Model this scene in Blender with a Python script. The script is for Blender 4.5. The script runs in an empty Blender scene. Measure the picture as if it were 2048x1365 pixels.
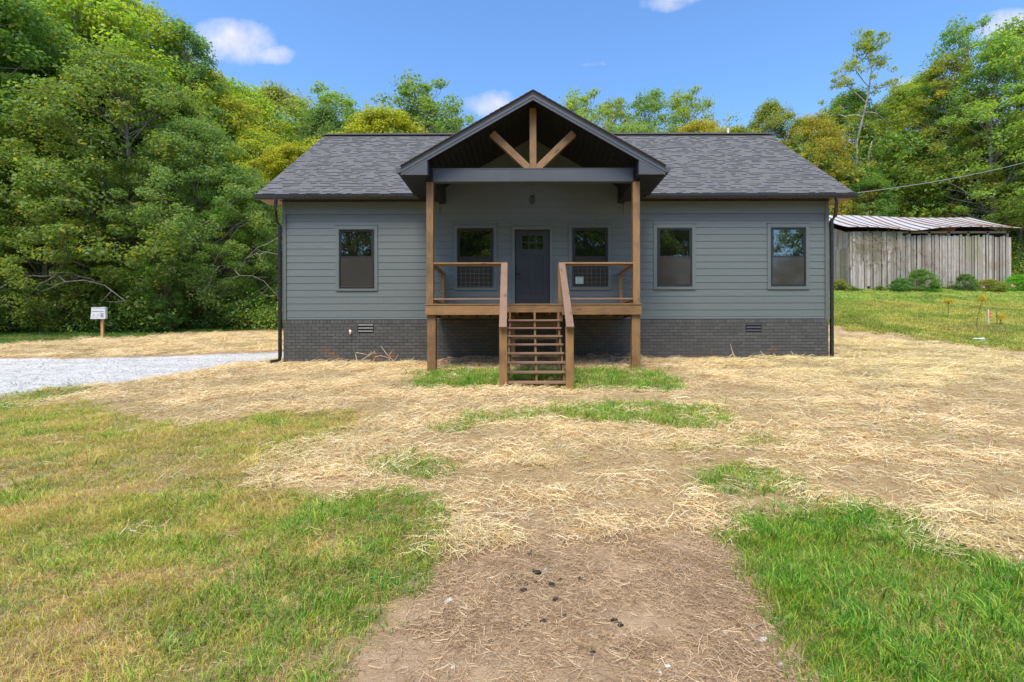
import bpy, math, random
import numpy as np
from mathutils import Vector, Matrix
rng = np.random.default_rng(7)
random.seed(7)
S = bpy.context.scene
COL = S.collection
R = math.radians

# ---------------------------------------------------------------- camera, sky, sun, exposure
EYE = 1.55; F = 1000.0; PX = 1048.0; PY = 682.5
cam = bpy.data.cameras.new('camera'); camo = bpy.data.objects.new('camera', cam); COL.objects.link(camo)
camo.location = (0, 0, EYE); camo.rotation_euler = (R(90), R(0.12), 0)
cam.sensor_width = 36; cam.lens = 36 * F / 2048; cam.shift_x = -(PX - 1024) / 2048
cam.clip_start = 0.05; cam.clip_end = 2000
S.camera = camo
S.view_settings.view_transform = 'Standard'; S.view_settings.look = 'None'
S.view_settings.exposure = 1.32; S.view_settings.gamma = 1
S.view_settings.use_curve_mapping = False
SUN_EL, SUN_AZ = 60, 196        # azimuth clockwise from +Y: behind the camera, to its left
world = bpy.data.worlds.new('World'); S.world = world; world.use_nodes = True
sd = (math.sin(R(SUN_AZ)) * math.cos(R(SUN_EL)), math.cos(R(SUN_AZ)) * math.cos(R(SUN_EL)), math.sin(R(SUN_EL)))
sl = bpy.data.lights.new('sun', 'SUN'); sl.energy = 1.9; sl.angle = R(28); sl.color = (1, 0.93, 0.80)
so = bpy.data.objects.new('sun', sl); COL.objects.link(so)
so.rotation_euler = Vector(sd).to_track_quat('Z', 'Y').to_euler()

# ---------------------------------------------------------------- node helper
class NT:
    def __init__(s, tree): s.t = tree; s.t.nodes.clear()
    def n(s, typ, _in=None, **kw):
        nd = s.t.nodes.new(typ)
        for k, v in kw.items(): setattr(nd, k, v)
        if _in:
            for k, v in _in.items():
                sk = nd.inputs[k]
                if isinstance(v, bpy.types.NodeSocket): s.t.links.new(v, sk)
                elif isinstance(v, bpy.types.Node): s.t.links.new(v.outputs[0], sk)
                else: sk.default_value = v
        return nd
    def math(s, op, a, b=0.0, c=0.0, clamp=False):
        nd = s.n('ShaderNodeMath', {0: a, 1: b, 2: c}, operation=op); nd.use_clamp = clamp; return nd.outputs[0]
    def noise(s, vec, scale, detail=4, rough=0.55, dist=0.0):
        return s.n('ShaderNodeTexNoise', {'Vector': vec, 'Scale': scale, 'Detail': detail, 'Roughness': rough, 'Distortion': dist}).outputs['Fac']
    def ramp(s, fac, stops, interp='LINEAR'):
        nd = s.n('ShaderNodeValToRGB', {'Fac': fac}); cr = nd.color_ramp; cr.interpolation = interp
        while len(cr.elements) > 1: cr.elements.remove(cr.elements[-1])
        for i, (p, c) in enumerate(stops):
            e = cr.elements[0] if i == 0 else cr.elements.new(p)
            e.position = p; e.color = tuple(c) + (1,) if len(c) == 3 else c
        return nd.outputs['Color']
    def mix(s, fac, a, b, mode='MIX'):
        nd = s.n('ShaderNodeMix', data_type='RGBA', blend_type=mode); nd.clamp_factor = True
        for k, v in ((0, fac), (6, a), (7, b)):
            sk = nd.inputs[k]
            if isinstance(v, bpy.types.NodeSocket): s.t.links.new(v, sk)
            elif k == 0: sk.default_value = v
            else: sk.default_value = tuple(v) + (1,) if len(v) == 3 else v
        return nd.outputs[2]
    def maprange(s, v, a, b, c=0.0, d=1.0):
        return s.n('ShaderNodeMapRange', {0: v, 1: a, 2: b, 3: c, 4: d}).outputs[0]
    def mapping(s, vec, scale=(1, 1, 1), loc=(0, 0, 0)):
        return s.n('ShaderNodeMapping', {'Vector': vec, 'Scale': scale, 'Location': loc}).outputs[0]

# sky: Nishita plus a few small fair-weather clouds placed by direction
w = NT(world.node_tree)
sky = w.n('ShaderNodeTexSky', sky_type='NISHITA'); sky.sun_disc = False
sky.sun_elevation = R(SUN_EL); sky.sun_rotation = R(SUN_AZ); sky.altitude = 300
sky.air_density = 1.0; sky.dust_density = 0.6; sky.ozone_density = 2.2
geo = w.n('ShaderNodeTexCoord').outputs['Generated']
sep = w.n('ShaderNodeSeparateXYZ', {0: geo})
dy = w.math('MAXIMUM', sep.outputs[1], 0.05)
U = w.math('DIVIDE', sep.outputs[0], dy); V = w.math('DIVIDE', sep.outputs[2], dy)
uv = w.n('ShaderNodeCombineXYZ', {0: U, 1: V})
nz = w.noise(uv.outputs[0], 9.0, 6, 0.6)
nz2 = w.noise(uv.outputs[0], 26.0, 5, 0.6)
tot = None
for (cx, cy, rx, ry, amp) in ((462, 84, 88, 44, 1.0), (545, 108, 48, 20, .75), (985, 208, 62, 26, .85), (1330, 8, 52, 18, .55), (1345, -12, 60, 24, .7),
                              (2030, 60, 85, 38, 1.0), (1975, 40, 30, 20, .6), (1815, 166, 30, 12, .55), (1196, 130, 44, 7, .38), (1990, 215, 60, 60, .45)):
    a = w.math('DIVIDE', w.math('SUBTRACT', U, (cx - PX) / 1000), rx / 1000)
    b = w.math('DIVIDE', w.math('SUBTRACT', V, (PY - cy) / 1000), ry / 1000)
    d = w.math('ADD', w.math('MULTIPLY', a, a), w.math('MULTIPLY', b, b))
    m = w.math('MULTIPLY', w.maprange(d, 0.0, 1.7, 1.0, 0.0), amp)
    tot = m if tot is None else w.math('MAXIMUM', tot, m)
dens = w.math('ADD', tot, w.math('ADD', w.math('MULTIPLY', w.math('SUBTRACT', nz, 0.5), 1.5), w.math('MULTIPLY', w.math('SUBTRACT', nz2, 0.5), 0.7)))
dens = w.math('MULTIPLY', w.maprange(dens, 0.22, 1.15), w.maprange(tot, 0.0, 0.3))
dens = w.math('MULTIPLY', dens, w.maprange(sep.outputs[1], 0.05, 0.2))
hs = w.n('ShaderNodeHueSaturation', {'Hue': 0.501, 'Saturation': 1.18, 'Value': .98, 'Color': sky.outputs[0]})
cloudc = w.mix(nz2, (2.9, 2.8, 3.3), (3.5, 3.4, 3.6))
skc = w.mix(w.math('MULTIPLY', dens, 0.85), hs.outputs[0], cloudc)
bg = w.n('ShaderNodeBackground', {'Color': skc, 'Strength': 0.125})
w.n('ShaderNodeOutputWorld', {0: bg.outputs[0]})

# ---------------------------------------------------------------- object helpers
def wm(o):
    m = o.matrix_basis.copy()
    return wm(o.parent) @ o.matrix_parent_inverse @ m if o.parent else m
def attach(o, parent):
    o.parent = parent
    o.matrix_parent_inverse = wm(parent).inverted()
def tag(o, label=None, cat=None, group=None, kind=None):
    for k, v in (('label', label), ('category', cat), ('group', group), ('kind', kind)):
        if v: o[k] = v
    return o
def empty(name, loc=(0, 0, 0), label=None, cat=None, group=None):
    o = bpy.data.objects.new(name, None); COL.objects.link(o); o.location = loc; o.empty_display_size = 0.2
    return tag(o, label, cat, group)
def link(name, me, mat=None, parent=None, loc=None, rot=None):
    if mat is not None and len(me.materials) == 0: me.materials.append(mat)
    o = bpy.data.objects.new(name, me); COL.objects.link(o)
    if loc is not None: o.location = loc
    if rot is not None: o.rotation_euler = rot
    if parent is not None: attach(o, parent)
    return o
def np_mesh(name, V, quads=None, tris=None, colors=None, smooth=False):
    me = bpy.data.meshes.new(name)
    V = np.asarray(V, dtype=np.float32).reshape(-1, 3)
    parts = []; tot = []
    if quads is not None and len(quads): q = np.asarray(quads, dtype=np.int32).reshape(-1, 4); parts.append(q.ravel()); tot.append(np.full(len(q), 4, np.int32))
    if tris is not None and len(tris): t = np.asarray(tris, dtype=np.int32).reshape(-1, 3); parts.append(t.ravel()); tot.append(np.full(len(t), 3, np.int32))
    li = np.concatenate(parts); lt = np.concatenate(tot); ls = np.concatenate([[0], np.cumsum(lt)[:-1]]).astype(np.int32)
    me.vertices.add(len(V)); me.vertices.foreach_set('co', V.ravel())
    me.loops.add(len(li)); me.loops.foreach_set('vertex_index', li)
    me.polygons.add(len(lt)); me.polygons.foreach_set('loop_start', ls)
    try: me.polygons.foreach_set('loop_total', lt)
    except Exception: pass
    if colors is not None:
        a = me.color_attributes.new('Col', 'FLOAT_COLOR', 'POINT')
        c = np.asarray(colors, dtype=np.float32)
        if c.shape[1] == 3: c = np.hstack([c, np.ones((len(c), 1), np.float32)])
        a.data.foreach_set('color', c.ravel())
    if smooth: me.polygons.foreach_set('use_smooth', np.ones(len(lt), bool))
    me.update(calc_edges=True); me.validate()
    return me
class MB:
    def __init__(s): s.v = []; s.f = []
    def box(s, x0, x1, y0, y1, z0, z1):
        b = len(s.v)
        s.v += [(x0, y0, z0), (x1, y0, z0), (x1, y1, z0), (x0, y1, z0), (x0, y0, z1), (x1, y0, z1), (x1, y1, z1), (x0, y1, z1)]
        s.f += [tuple(b + i for i in q) for q in ((0, 3, 2, 1), (4, 5, 6, 7), (0, 1, 5, 4), (1, 2, 6, 5), (2, 3, 7, 6), (3, 0, 4, 7))]
        return s
    def prism(s, poly, y0, y1, axis='y'):       # poly of (a,b) points extruded along an axis
        b = len(s.v); n = len(poly)
        def P(a, c, t): return (a, t, c) if axis == 'y' else ((t, a, c) if axis == 'x' else (a, c, t))
        s.v += [P(a, c, y0) for a, c in poly] + [P(a, c, y1) for a, c in poly]
        s.f += [tuple(b + i for i in range(n)), tuple(b + n + i for i in reversed(range(n)))]
        s.f += [(b + i, b + n + i, b + n + (i + 1) % n, b + (i + 1) % n) for i in range(n)]
        return s
    def poly(s, pts):
        b = len(s.v); s.v += [tuple(p) for p in pts]; s.f.append(tuple(range(b, b + len(pts)))); return s
    def tube(s, pts, r, n=6, cap=True):
        pts = [Vector(p) for p in pts]; rs = r if isinstance(r, (list, tuple)) else [r] * len(pts)
        b = len(s.v)
        for i, p in enumerate(pts):
            d = (pts[min(i + 1, len(pts) - 1)] - pts[max(i - 1, 0)]).normalized()
            u = d.cross(Vector((0, 0, 1)) if abs(d.z) < .9 else Vector((1, 0, 0))).normalized(); v = d.cross(u)
            for k in range(n):
                a = 2 * math.pi * (k + .5) / n
                s.v.append(tuple(p + (u * math.cos(a) + v * math.sin(a)) * rs[i]))
        for i in range(len(pts) - 1):
            for k in range(n):
                s.f.append((b + i * n + k, b + i * n + (k + 1) % n, b + (i + 1) * n + (k + 1) % n, b + (i + 1) * n + k))
        if cap:
            s.f.append(tuple(b + k for k in reversed(range(n)))); s.f.append(tuple(b + (len(pts) - 1) * n + k for k in range(n)))
        return s
    def mesh(s, name):
        me = bpy.data.meshes.new(name); me.from_pydata(s.v, [], s.f); me.update()
        import bmesh
        bm = bmesh.new(); bm.from_mesh(me); bmesh.ops.recalc_face_normals(bm, faces=bm.faces); bm.to_mesh(me); bm.free()
        return me
    def build(s, name, mat, parent=None, bevel=0, smooth=False):
        me = s.mesh(name)
        if smooth: me.polygons.foreach_set('use_smooth', [True] * len(me.polygons))
        o = link(name, me, mat, parent)
        if bevel: addbevel(o, bevel)
        return o
def addbevel(o, wdt):
    m = o.modifiers.new('bevel', 'BEVEL'); m.width = wdt; m.segments = 2; m.limit_method = 'ANGLE'; m.harden_normals = False
_bc = {}
def board(name, p0, p1, wd, th, mat, parent=None, side=(1, 0, 0), bevel=0.004):
    """box between two points, its length along local X; `side` gives the direction of its width"""
    p0 = Vector(p0); p1 = Vector(p1); d = p1 - p0; L = d.length; d.normalize()
    sv = Vector(side); sv = (sv - d * sv.dot(d)).normalized(); tv = d.cross(sv)
    key = (name, round(L, 4), round(wd, 4), round(th, 4), mat.name)
    me = _bc.get(key)
    if me is None:
        me = MB().box(-L / 2, L / 2, -wd / 2, wd / 2, -th / 2, th / 2).mesh(name); me.materials.append(mat); _bc[key] = me
    o = bpy.data.objects.new(name, me); COL.objects.link(o)
    m = Matrix((d, sv, tv)).transposed().to_4x4(); m.translation = (p0 + p1) / 2
    o.location = m.to_translation(); o.rotation_euler = m.to_euler()
    if parent is not None: attach(o, parent)
    if bevel: addbevel(o, bevel)
    return o
def wx(px, D): return (px - PX) / F * D
def wz(py, D): return EYE + (PY - py) / F * D

# ---------------------------------------------------------------- noise on arrays, terrain
def _h(ix, iy, seed):
    n = (ix.astype(np.int64) * 374761393 + iy.astype(np.int64) * 668265263 + seed * 1442695041) & 0x7fffffff
    n = ((n ^ (n >> 13)) * 1274126177) & 0x7fffffff
    return ((n ^ (n >> 16)) & 0xffff) / 65535.0
def vnoise(x, y, seed=0):
    x = np.asarray(x, float); y = np.asarray(y, float)
    ix = np.floor(x); iy = np.floor(y); fx = x - ix; fy = y - iy
    fx = fx * fx * (3 - 2 * fx); fy = fy * fy * (3 - 2 * fy)
    a = _h(ix, iy, seed); b = _h(ix + 1, iy, seed); c = _h(ix, iy + 1, seed); d = _h(ix + 1, iy + 1, seed)
    return (a * (1 - fx) + b * fx) * (1 - fy) + (c * (1 - fx) + d * fx) * fy
def fbm(x, y, seed=0, oct=4):
    t = 0; amp = .5; s = 0
    for k in range(oct):
        t = t + amp * vnoise(x * 2 ** k, y * 2 ** k, seed + k * 17); s += amp; amp *= .5
    return t / s
def sstep(a, b, x):
    t = np.clip((x - a) / (b - a), 0, 1); return t * t * (3 - 2 * t)
def tz0(x, y):
    x = np.asarray(x, float); y = np.asarray(y, float)
    s = 0.1 * (np.sqrt((y - 3) ** 2 + 0.6) + (y - 3)) / 2                # softened ramp that starts near the camera
    s = s + .008 * np.clip(x, -10, 10) * sstep(3, 12, y)
    s = s + .140 * np.clip(y - 17, 0, None) * sstep(6, 15, x) * (1 - sstep(34, 60, y) * .5)
    s = s + .10 * np.clip(y - 32, 0, 120)
    s = s + .22 * np.clip(-x - 24, 0, 60) * sstep(8, 20, y)
    return s
def tz(x, y):
    x = np.asarray(x, float); y = np.asarray(y, float)
    b = tz0(x, y)
    b = b + (fbm(x * 1.3, y * 1.3, 3) - .5) * .07 + (fbm(x * 6, y * 6, 9, 3) - .5) * .035
    # loose clay banked up under the porch
    m = sstep(-2.6, -1.6, x) * (1 - sstep(2.6, 3.4, x)) * sstep(11.9, 12.6, y) * (1 - sstep(13.6, 14, y))
    return b + m * (.05 + .16 * fbm(x * 4, y * 4, 21, 3))
def ground(px, py):
    ys = np.concatenate([np.arange(1.2, 20, .01), np.arange(20, 90, .05)])
    g = EYE + (PY - py) / F * ys - tz0((px - PX) / F * ys, ys)
    i = int(np.argmax(g < 0)) if (g < 0).any() else len(ys) - 1
    return (px - PX) / F * ys[i], ys[i]
def gpoly(pts): return np.array([ground(*p) for p in pts])
def inpoly(P, x, y):
    r = np.zeros(x.shape, bool); n = len(P); j = n - 1
    for i in range(n):
        xi, yi = P[i]; xj, yj = P[j]
        if yi != yj: r ^= ((yi > y) != (yj > y)) & (x < (xj - xi) * (y - yi) / (yj - yi) + xi)
        j = i
    return r
GR = dict(
 lawn=gpoly([(-600, 850), (0, 812), (170, 806), (260, 838), (400, 848), (520, 830), (620, 824), (720, 830), (690, 868), (620, 905), (520, 950), (560, 985), (680, 1005), (760, 985), (850, 1000), (850, 1050), (870, 1130), (800, 1180), (740, 1250), (690, 1365), (640, 1700), (-900, 1700)]),
 edge=gpoly([(-500, 830), (-100, 815), (0, 796), (90, 778), (180, 768), (170, 785), (80, 803), (0, 822), (-500, 860)]),
 porch=gpoly([(832, 768), (848, 745), (930, 741), (1000, 742), (1150, 741), (1290, 744), (1340, 760), (1370, 782), (1300, 786), (1140, 780), (1080, 772), (1000, 776), (900, 778), (840, 780)]),
 strip=gpoly([(860, 866), (900, 846), (950, 828), (1100, 820), (1200, 806), (1420, 815), (1470, 850), (1400, 862), (1250, 852), (1100, 842), (980, 846), (900, 870)]),
 spot1=gpoly([(1300, 905), (1330, 890), (1450, 882), (1540, 872), (1550, 890), (1420, 905)]),
 spot2=gpoly([(1372, 965), (1400, 928), (1500, 928), (1560, 958), (1600, 985), (1580, 1005), (1440, 1004), (1385, 992)]),
 spot3=gpoly([(740, 930), (800, 918), (890, 932), (910, 962), (820, 970), (760, 955)]),
 right=gpoly([(1470, 1062), (1560, 1032), (1680, 1020), (1760, 1032), (1850, 1052), (1930, 1090), (1970, 1120), (2060, 1160), (2500, 1300), (2700, 1700), (1800, 1700), (1640, 1365), (1600, 1290), (1545, 1210), (1490, 1130)]),
 gravel=gpoly([(-900, 728), (-300, 712), (0, 713), (150, 716), (300, 712), (420, 708), (600, 702), (640, 706), (562, 716), (500, 724), (420, 738), (330, 752), (250, 763), (170, 770), (60, 783), (0, 795), (-500, 850)]),
 dirt=gpoly([(860, 1090), (960, 1072), (1050, 1085), (1150, 1060), (1300, 1075), (1400, 1090), (1490, 1090), (1500, 1150), (1560, 1230), (1620, 1310), (1700, 1700), (500, 1700), (680, 1365), (750, 1280), (810, 1190), (875, 1130)]),
 thin=gpoly([(870, 1050), (1000, 1000), (1120, 1010), (1300, 1020), (1480, 1040), (1500, 1095), (1300, 1085), (1150, 1070), (1050, 1095), (870, 1120)]),
 field=gpoly([(1560, 640), (1660, 654), (1740, 664), (1820, 674), (1920, 690), (2048, 707), (2600, 760), (3000, 600), (1560, 560)]),
 clay=gpoly([(1600, 650), (1660, 652), (1800, 672), (1920, 690), (2048, 706), (2300, 735), (2300, 750), (2048, 722), (1900, 700), (1780, 684), (1660, 680)]),
 verge=np.array([(-60, 12.0), *[ground(*p) for p in ((-200, 700), (0, 689), (120, 681), (240, 676), (400, 666), (562, 655))], (8, 26), (8, 90), (-90, 90), (-90, 12)]),
)
def warp(x, y, amp=.22):
    a = amp * np.clip(y / 6, .7, 3)
    wx_ = (fbm(x * 1.1, y * 1.1, 31) - .5) * 2.6 * a + (fbm(x * 5, y * 5, 33, 3) - .5) * 1.3 * a
    wy_ = (fbm(x * 1.1, y * 1.1, 37) - .5) * 2.6 * a + (fbm(x * 5, y * 5, 39, 3) - .5) * 1.3 * a
    return x + wx_ * .8, y + wy_ * .8
def zjit(x, y, s=.11):
    a = s * (.6 + y * .09); return x + rng.normal(0, 1, len(x)) * a, y + rng.normal(0, 1, len(x)) * a
def zones(x, y):
    """soft weights of grass, straw, gravel, clay/dirt at ground points"""
    X, Y = warp(x, y)
    ins = {k: inpoly(P, X, Y).astype(float) for k, P in GR.items()}
    X2, Y2 = warp(x, y, .05); gr = inpoly(GR['gravel'], X2, Y2).astype(float)
    X3, Y3 = warp(x, y, .09)
    for k in ('porch', 'edge', 'strip'): ins[k] = inpoly(GR[k], X3, Y3).astype(float)
    n1 = fbm(x * 1.7, y * 1.7, 51); n2 = fbm(x * .8 + 9, y * .8, 57)
    grass = np.zeros_like(x)
    grass = np.maximum(grass, ins['lawn'] * (.45 + .55 * sstep(.36, .55, n1)))
    for k, a in (('edge', 1), ('porch', 1), ('strip', .8), ('spot1', .6), ('spot2', .85), ('spot3', .9), ('right', 1), ('field', 1), ('verge', 1)):
        grass = np.maximum(grass, ins[k] * a)
    grass = np.maximum(grass, .35 * sstep(.62, .72, n1) * (y > 5) * (1 - ins['dirt']))
    under = ((np.abs(x - .2) < 3.0) & (y > 12.0) & (y < 13.6)).astype(float)
    dirt = np.maximum.reduce([ins['dirt'], ins['thin'] * .5, ins['clay'] * (1 - .6 * ins['field']), under])
    grass = grass * (1 - ins['dirt'] * (1 - .9 * ins['right'])) * (1 - gr) * (1 - under)
    straw = (1 - np.maximum(grass * .85, ins['field'])) * (1 - gr) * (1 - ins['verge']) * (1 - dirt * .9)
    straw = straw * (1 - ins['lawn'] * .75)
    return grass, straw, gr, dirt, ins, n1, n2

# ---------------------------------------------------------------- materials
def material(name, build):
    m = bpy.data.materials.new(name); m.use_nodes = True
    t = NT(m.node_tree); out = build(t); t.n('ShaderNodeOutputMaterial', {0: out}); return m
def pbr(t, color, rough=.6, normal=None, **kw):
    d = {'Base Color': color if not isinstance(color, tuple) else color + (1,), 'Roughness': rough}
    if normal is not None: d['Normal'] = normal
    for k, v in kw.items(): d[k.replace('_', ' ')] = v
    return t.n('ShaderNodeBsdfPrincipled', d).outputs[0]
def bump(t, h, strength=.3, dist=.01): return t.n('ShaderNodeBump', {'Height': h, 'Strength': strength, 'Distance': dist}).outputs[0]
def objvec(t):                                   # object coordinates shifted per object so that no two pieces match
    tc = t.n('ShaderNodeTexCoord').outputs['Object']; oi = t.n('ShaderNodeObjectInfo').outputs['Random']
    off = t.n('ShaderNodeCombineXYZ', {0: t.math('MULTIPLY', oi, 37), 1: t.math('MULTIPLY', oi, 91), 2: t.math('MULTIPLY', oi, 53)})
    return t.n('ShaderNodeVectorMath', {0: tc, 1: off.outputs[0]}, operation='ADD').outputs[0], oi
def island(t): return t.n('ShaderNodeNewGeometry').outputs['Random Per Island']

def b_siding(t):
    v, r = objvec(t); g = t.noise(t.mapping(v, (1.5, 20, 55)), 3, 5, .6); big = t.noise(v, .9, 3)
    c = t.mix(big, (0.099, 0.124, 0.120), (0.127, 0.150, 0.144)); c = t.mix(t.maprange(g, .3, .8), c, (0.149, 0.172, 0.163))
    c = t.mix(t.math('MULTIPLY', r, .35), c, (0.115, 0.133, 0.128))
    return pbr(t, c, .55, bump(t, g, .25, .004))
M_siding = material('siding_paint', b_siding)
def b_trim(t):
    v, r = objvec(t); g = t.noise(t.mapping(v, (8, 8, 8)), 3, 4)
    return pbr(t, t.mix(g, (0.113, 0.136, 0.130), (0.136, 0.158, 0.150)), .5, bump(t, g, .1, .003))
M_trim = material('trim_paint', b_trim)
def simple(name, c, rough, var=.15, scale=6, bumpy=.0, **kw):
    def f(t):
        v, r = objvec(t); g = t.noise(v, scale, 5, .6)
        col = t.mix(g, tuple(x * (1 - var) for x in c), tuple(x * (1 + var) for x in c))
        rr = t.maprange(g, .2, .8, max(rough - .1, .02), rough + .1)
        return pbr(t, col, rr, bump(t, g, bumpy, .004) if bumpy else None, **kw)
    return material(name, f)
M_bronze = simple('bronze_vinyl', (.024, .022, .026), .35)
M_gutter = simple('dark_gutter_metal', (.019, .017, .017), .28, Specular_IOR_Level=.6)
M_fascia = simple('slate_metal_fascia', (.078, .085, .096), .42, .12, 3)
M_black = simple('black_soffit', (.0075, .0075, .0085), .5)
M_soffw = simple('brown_soffit_panel', (.34, .22, .13), .55, .2, 4)
M_louvre = simple('vent_louvre', (.05, .05, .052), .4)
M_door = simple('charcoal_door_paint', (.032, .034, .036), .4, .1)
M_blackm = simple('black_metal', (.012, .012, .012), .35)
M_wrap = simple('wall_wrap_and_shade', (.03, .03, .03), .9)
M_mortar = simple('dark_mortar', (.040, .040, .042), .9, .25, 30, .3)
M_wire = simple('galvanised_wire', (.11, .11, .10), .45, .2, 5, Metallic=.6)
M_white = simple('white_vinyl', (.62, .62, .64), .5, .06, 9)
M_post2 = simple('pale_pine', (.50, .28, .13), .7, .25, 8)
M_pipe = simple('plastic_pipe', (.75, .73, .68), .5)
def b_wood(base, dark, grey=0.0):
    def f(t):
        v, r = objvec(t)
        st = t.mapping(v, (1.1, 14, 14)); g = t.noise(st, 3, 6, .62, .6)
        fine = t.noise(t.mapping(v, (3, 70, 70)), 3, 4)
        vor = t.n('ShaderNodeTexVoronoi', {'Vector': t.mapping(v, (1.6, 5.5, 5.5)), 'Scale': 1.0}, feature='F1').outputs['Distance']
        knot = t.maprange(vor, .05, .17, 1, 0)
        c = t.mix(t.maprange(g, .3, .7), base, dark)
        c = t.mix(t.math('MULTIPLY', t.maprange(fine, .4, .75), .45), c, tuple(x * .45 for x in dark))
        c = t.mix(t.math('MULTIPLY', r, .4), c, tuple(x * 1.25 for x in base))
        blotch = t.noise(v, 2.4, 3); c = t.mix(t.math('MULTIPLY', t.maprange(blotch, .48, .72), .55), c, tuple(x * .62 for x in dark))
        c = t.mix(t.math('MULTIPLY', knot, .85), c, (.045, .02, .012))
        if grey: c = t.mix(grey, c, (.21, .15, .12))
        return pbr(t, c, .58, bump(t, fine, .25, .002))
    return f
M_wood = material('stained_pine', b_wood((0.336, 0.186, 0.069), (0.147, 0.077, 0.033)))
M_woodg = material('weathered_stained_pine', b_wood((0.330, 0.185, 0.098), (0.182, 0.099, 0.053), .32))
def b_brick(t):
    v, r = objvec(t); isl = island(t); w_ = t.n('ShaderNodeNewGeometry').outputs['Position']
    g = t.noise(w_, 45, 4); rr = t.math('FRACT', t.math('ADD', r, t.math('MULTIPLY', isl, 7.3)))
    c = t.mix(rr, (0.060, 0.060, 0.056), (0.089, 0.088, 0.082)); c = t.mix(t.maprange(g, .5, .8), c, (0.102, 0.098, 0.096))
    spot = t.noise(w_, 13, 3); c = t.mix(t.math('MULTIPLY', t.maprange(spot, .70, .76), .55), c, (0.360, 0.288, 0.211))
    # splashed clay low on the wall
    z = t.n('ShaderNodeSeparateXYZ', {0: w_}).outputs[2]; cl = t.noise(w_, 2.2, 5, .65)
    k = t.math('MULTIPLY', t.maprange(cl, .56, .70), t.maprange(z, 1.15, 1.55, 1, 0))
    c = t.mix(t.math('MULTIPLY', k, .7), c, (.27, .13, .05))
    return pbr(t, c, .6, bump(t, g, .3, .004))
M_brick = material('dark_painted_brick', b_brick)
def b_shingle(t):
    v, r = objvec(t); isl = island(t); w_ = t.n('ShaderNodeNewGeometry').outputs['Position']
    rr = t.math('FRACT', t.math('ADD', r, t.math('MULTIPLY', isl, 11.7)))
    c = t.ramp(rr, [(0, (0.087, 0.084, 0.087)), (.18, (0.127, 0.121, 0.119)), (.40, (0.103, 0.096, 0.096)), (.55, (0.145, 0.137, 0.130)), (.72, (0.124, 0.113, 0.100)), (.85, (0.097, 0.096, 0.100)), (1, (0.134, 0.128, 0.124))])
    g = t.noise(w_, 240, 3, .7); c = t.mix(t.maprange(g, .3, .75, 0, .35), c, (0.166, 0.157, 0.152)); big = t.noise(w_, .8, 3)
    c = t.mix(t.math('MULTIPLY', big, .3), c, (0.145, 0.139, 0.133))
    return pbr(t, c, .88, bump(t, g, .4, .003))
M_shingle = material('asphalt_shingle', b_shingle)
M_shedge = simple('shingle_edge', (.045, .034, .030), .9)
def b_glass(t):
    lw = t.n('ShaderNodeFresnel', {'IOR': 1.9}).outputs[0]
    pos = t.n('ShaderNodeNewGeometry').outputs['Position']; wv = t.noise(pos, 1.3, 2)
    nb = bump(t, wv, .10, .02)
    gl = t.n('ShaderNodeBsdfAnisotropic', {'Color': (1, 1, 1, 1), 'Roughness': .015, 'Normal': nb}) if False else t.n('ShaderNodeBsdfGlossy', {'Color': (.92, .96, .95, 1), 'Roughness': .015, 'Normal': nb})
    df = t.n('ShaderNodeBsdfDiffuse', {'Color': (.006, .006, .005, 1)})
    f = t.math('ADD', t.math('MULTIPLY', lw, .8), .12)
    return t.n('ShaderNodeMixShader', {0: f, 1: df.outputs[0], 2: gl.outputs[0]}).outputs[0]
M_glass = material('window_glass', b_glass)
def b_screen(t):
    pos = t.n('ShaderNodeNewGeometry').outputs['Position']; g = t.noise(pos, 3, 3)
    df = t.n('ShaderNodeBsdfDiffuse', {'Color': t.mix(g, (.040, .037, .034), (.056, .051, .045))})
    gl = t.n('ShaderNodeBsdfGlossy', {'Color': (.8, .8, .8, 1), 'Roughness': .06})
    return t.n('ShaderNodeMixShader', {0: .07, 1: df.outputs[0], 2: gl.outputs[0]}).outputs[0]
M_screen = material('insect_screen', b_screen)
def b_leaf(t):
    oi = t.n('ShaderNodeObjectInfo'); isl = island(t); w_ = t.n('ShaderNodeNewGeometry').outputs['Position']
    base = oi.outputs['Color']; al = oi.outputs['Alpha']
    big = t.noise(w_, .42, 3, .6)
    c = t.mix(t.maprange(isl, 0, 1, 0, .85), t.mix(1.0, base, (.55, .70, .55), 'MULTIPLY'), t.mix(1.0, base, (1.5, 1.35, 1.15), 'MULTIPLY'))
    c = t.mix(t.math('MULTIPLY', t.maprange(big, .5, .72), .45), c, t.mix(1.0, base, (1.75, 1.35, .75), 'MULTIPLY'))
    r2 = t.math('FRACT', t.math('MULTIPLY', isl, 57.31))
    c = t.mix(t.math('LESS_THAN', r2, al), c, t.mix(t.math('FRACT', t.math('MULTIPLY', isl, 313.7)), (.55, .43, .05), (.42, .26, .04)))
    df = pbr(t, c, .5, None, Specular_IOR_Level=.3)
    tr = t.n('ShaderNodeBsdfTranslucent', {'Color': t.mix(1.0, c, (1.5, 1.6, .6), 'MULTIPLY')})
    return t.n('ShaderNodeMixShader', {0: .5, 1: df, 2: tr.outputs[0]}).outputs[0]
M_leaf = material('leaf', b_leaf)
def b_bark(t):
    v, r = objvec(t); g = t.noise(t.mapping(v, (6, 6, 1.2)), 3, 5); 
    return pbr(t, t.mix(t.maprange(g, .35, .7), (.34, .31, .26), (.12, .10, .08)), .9, bump(t, g, .5, .02))
M_bark = material('bark', b_bark)
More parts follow.
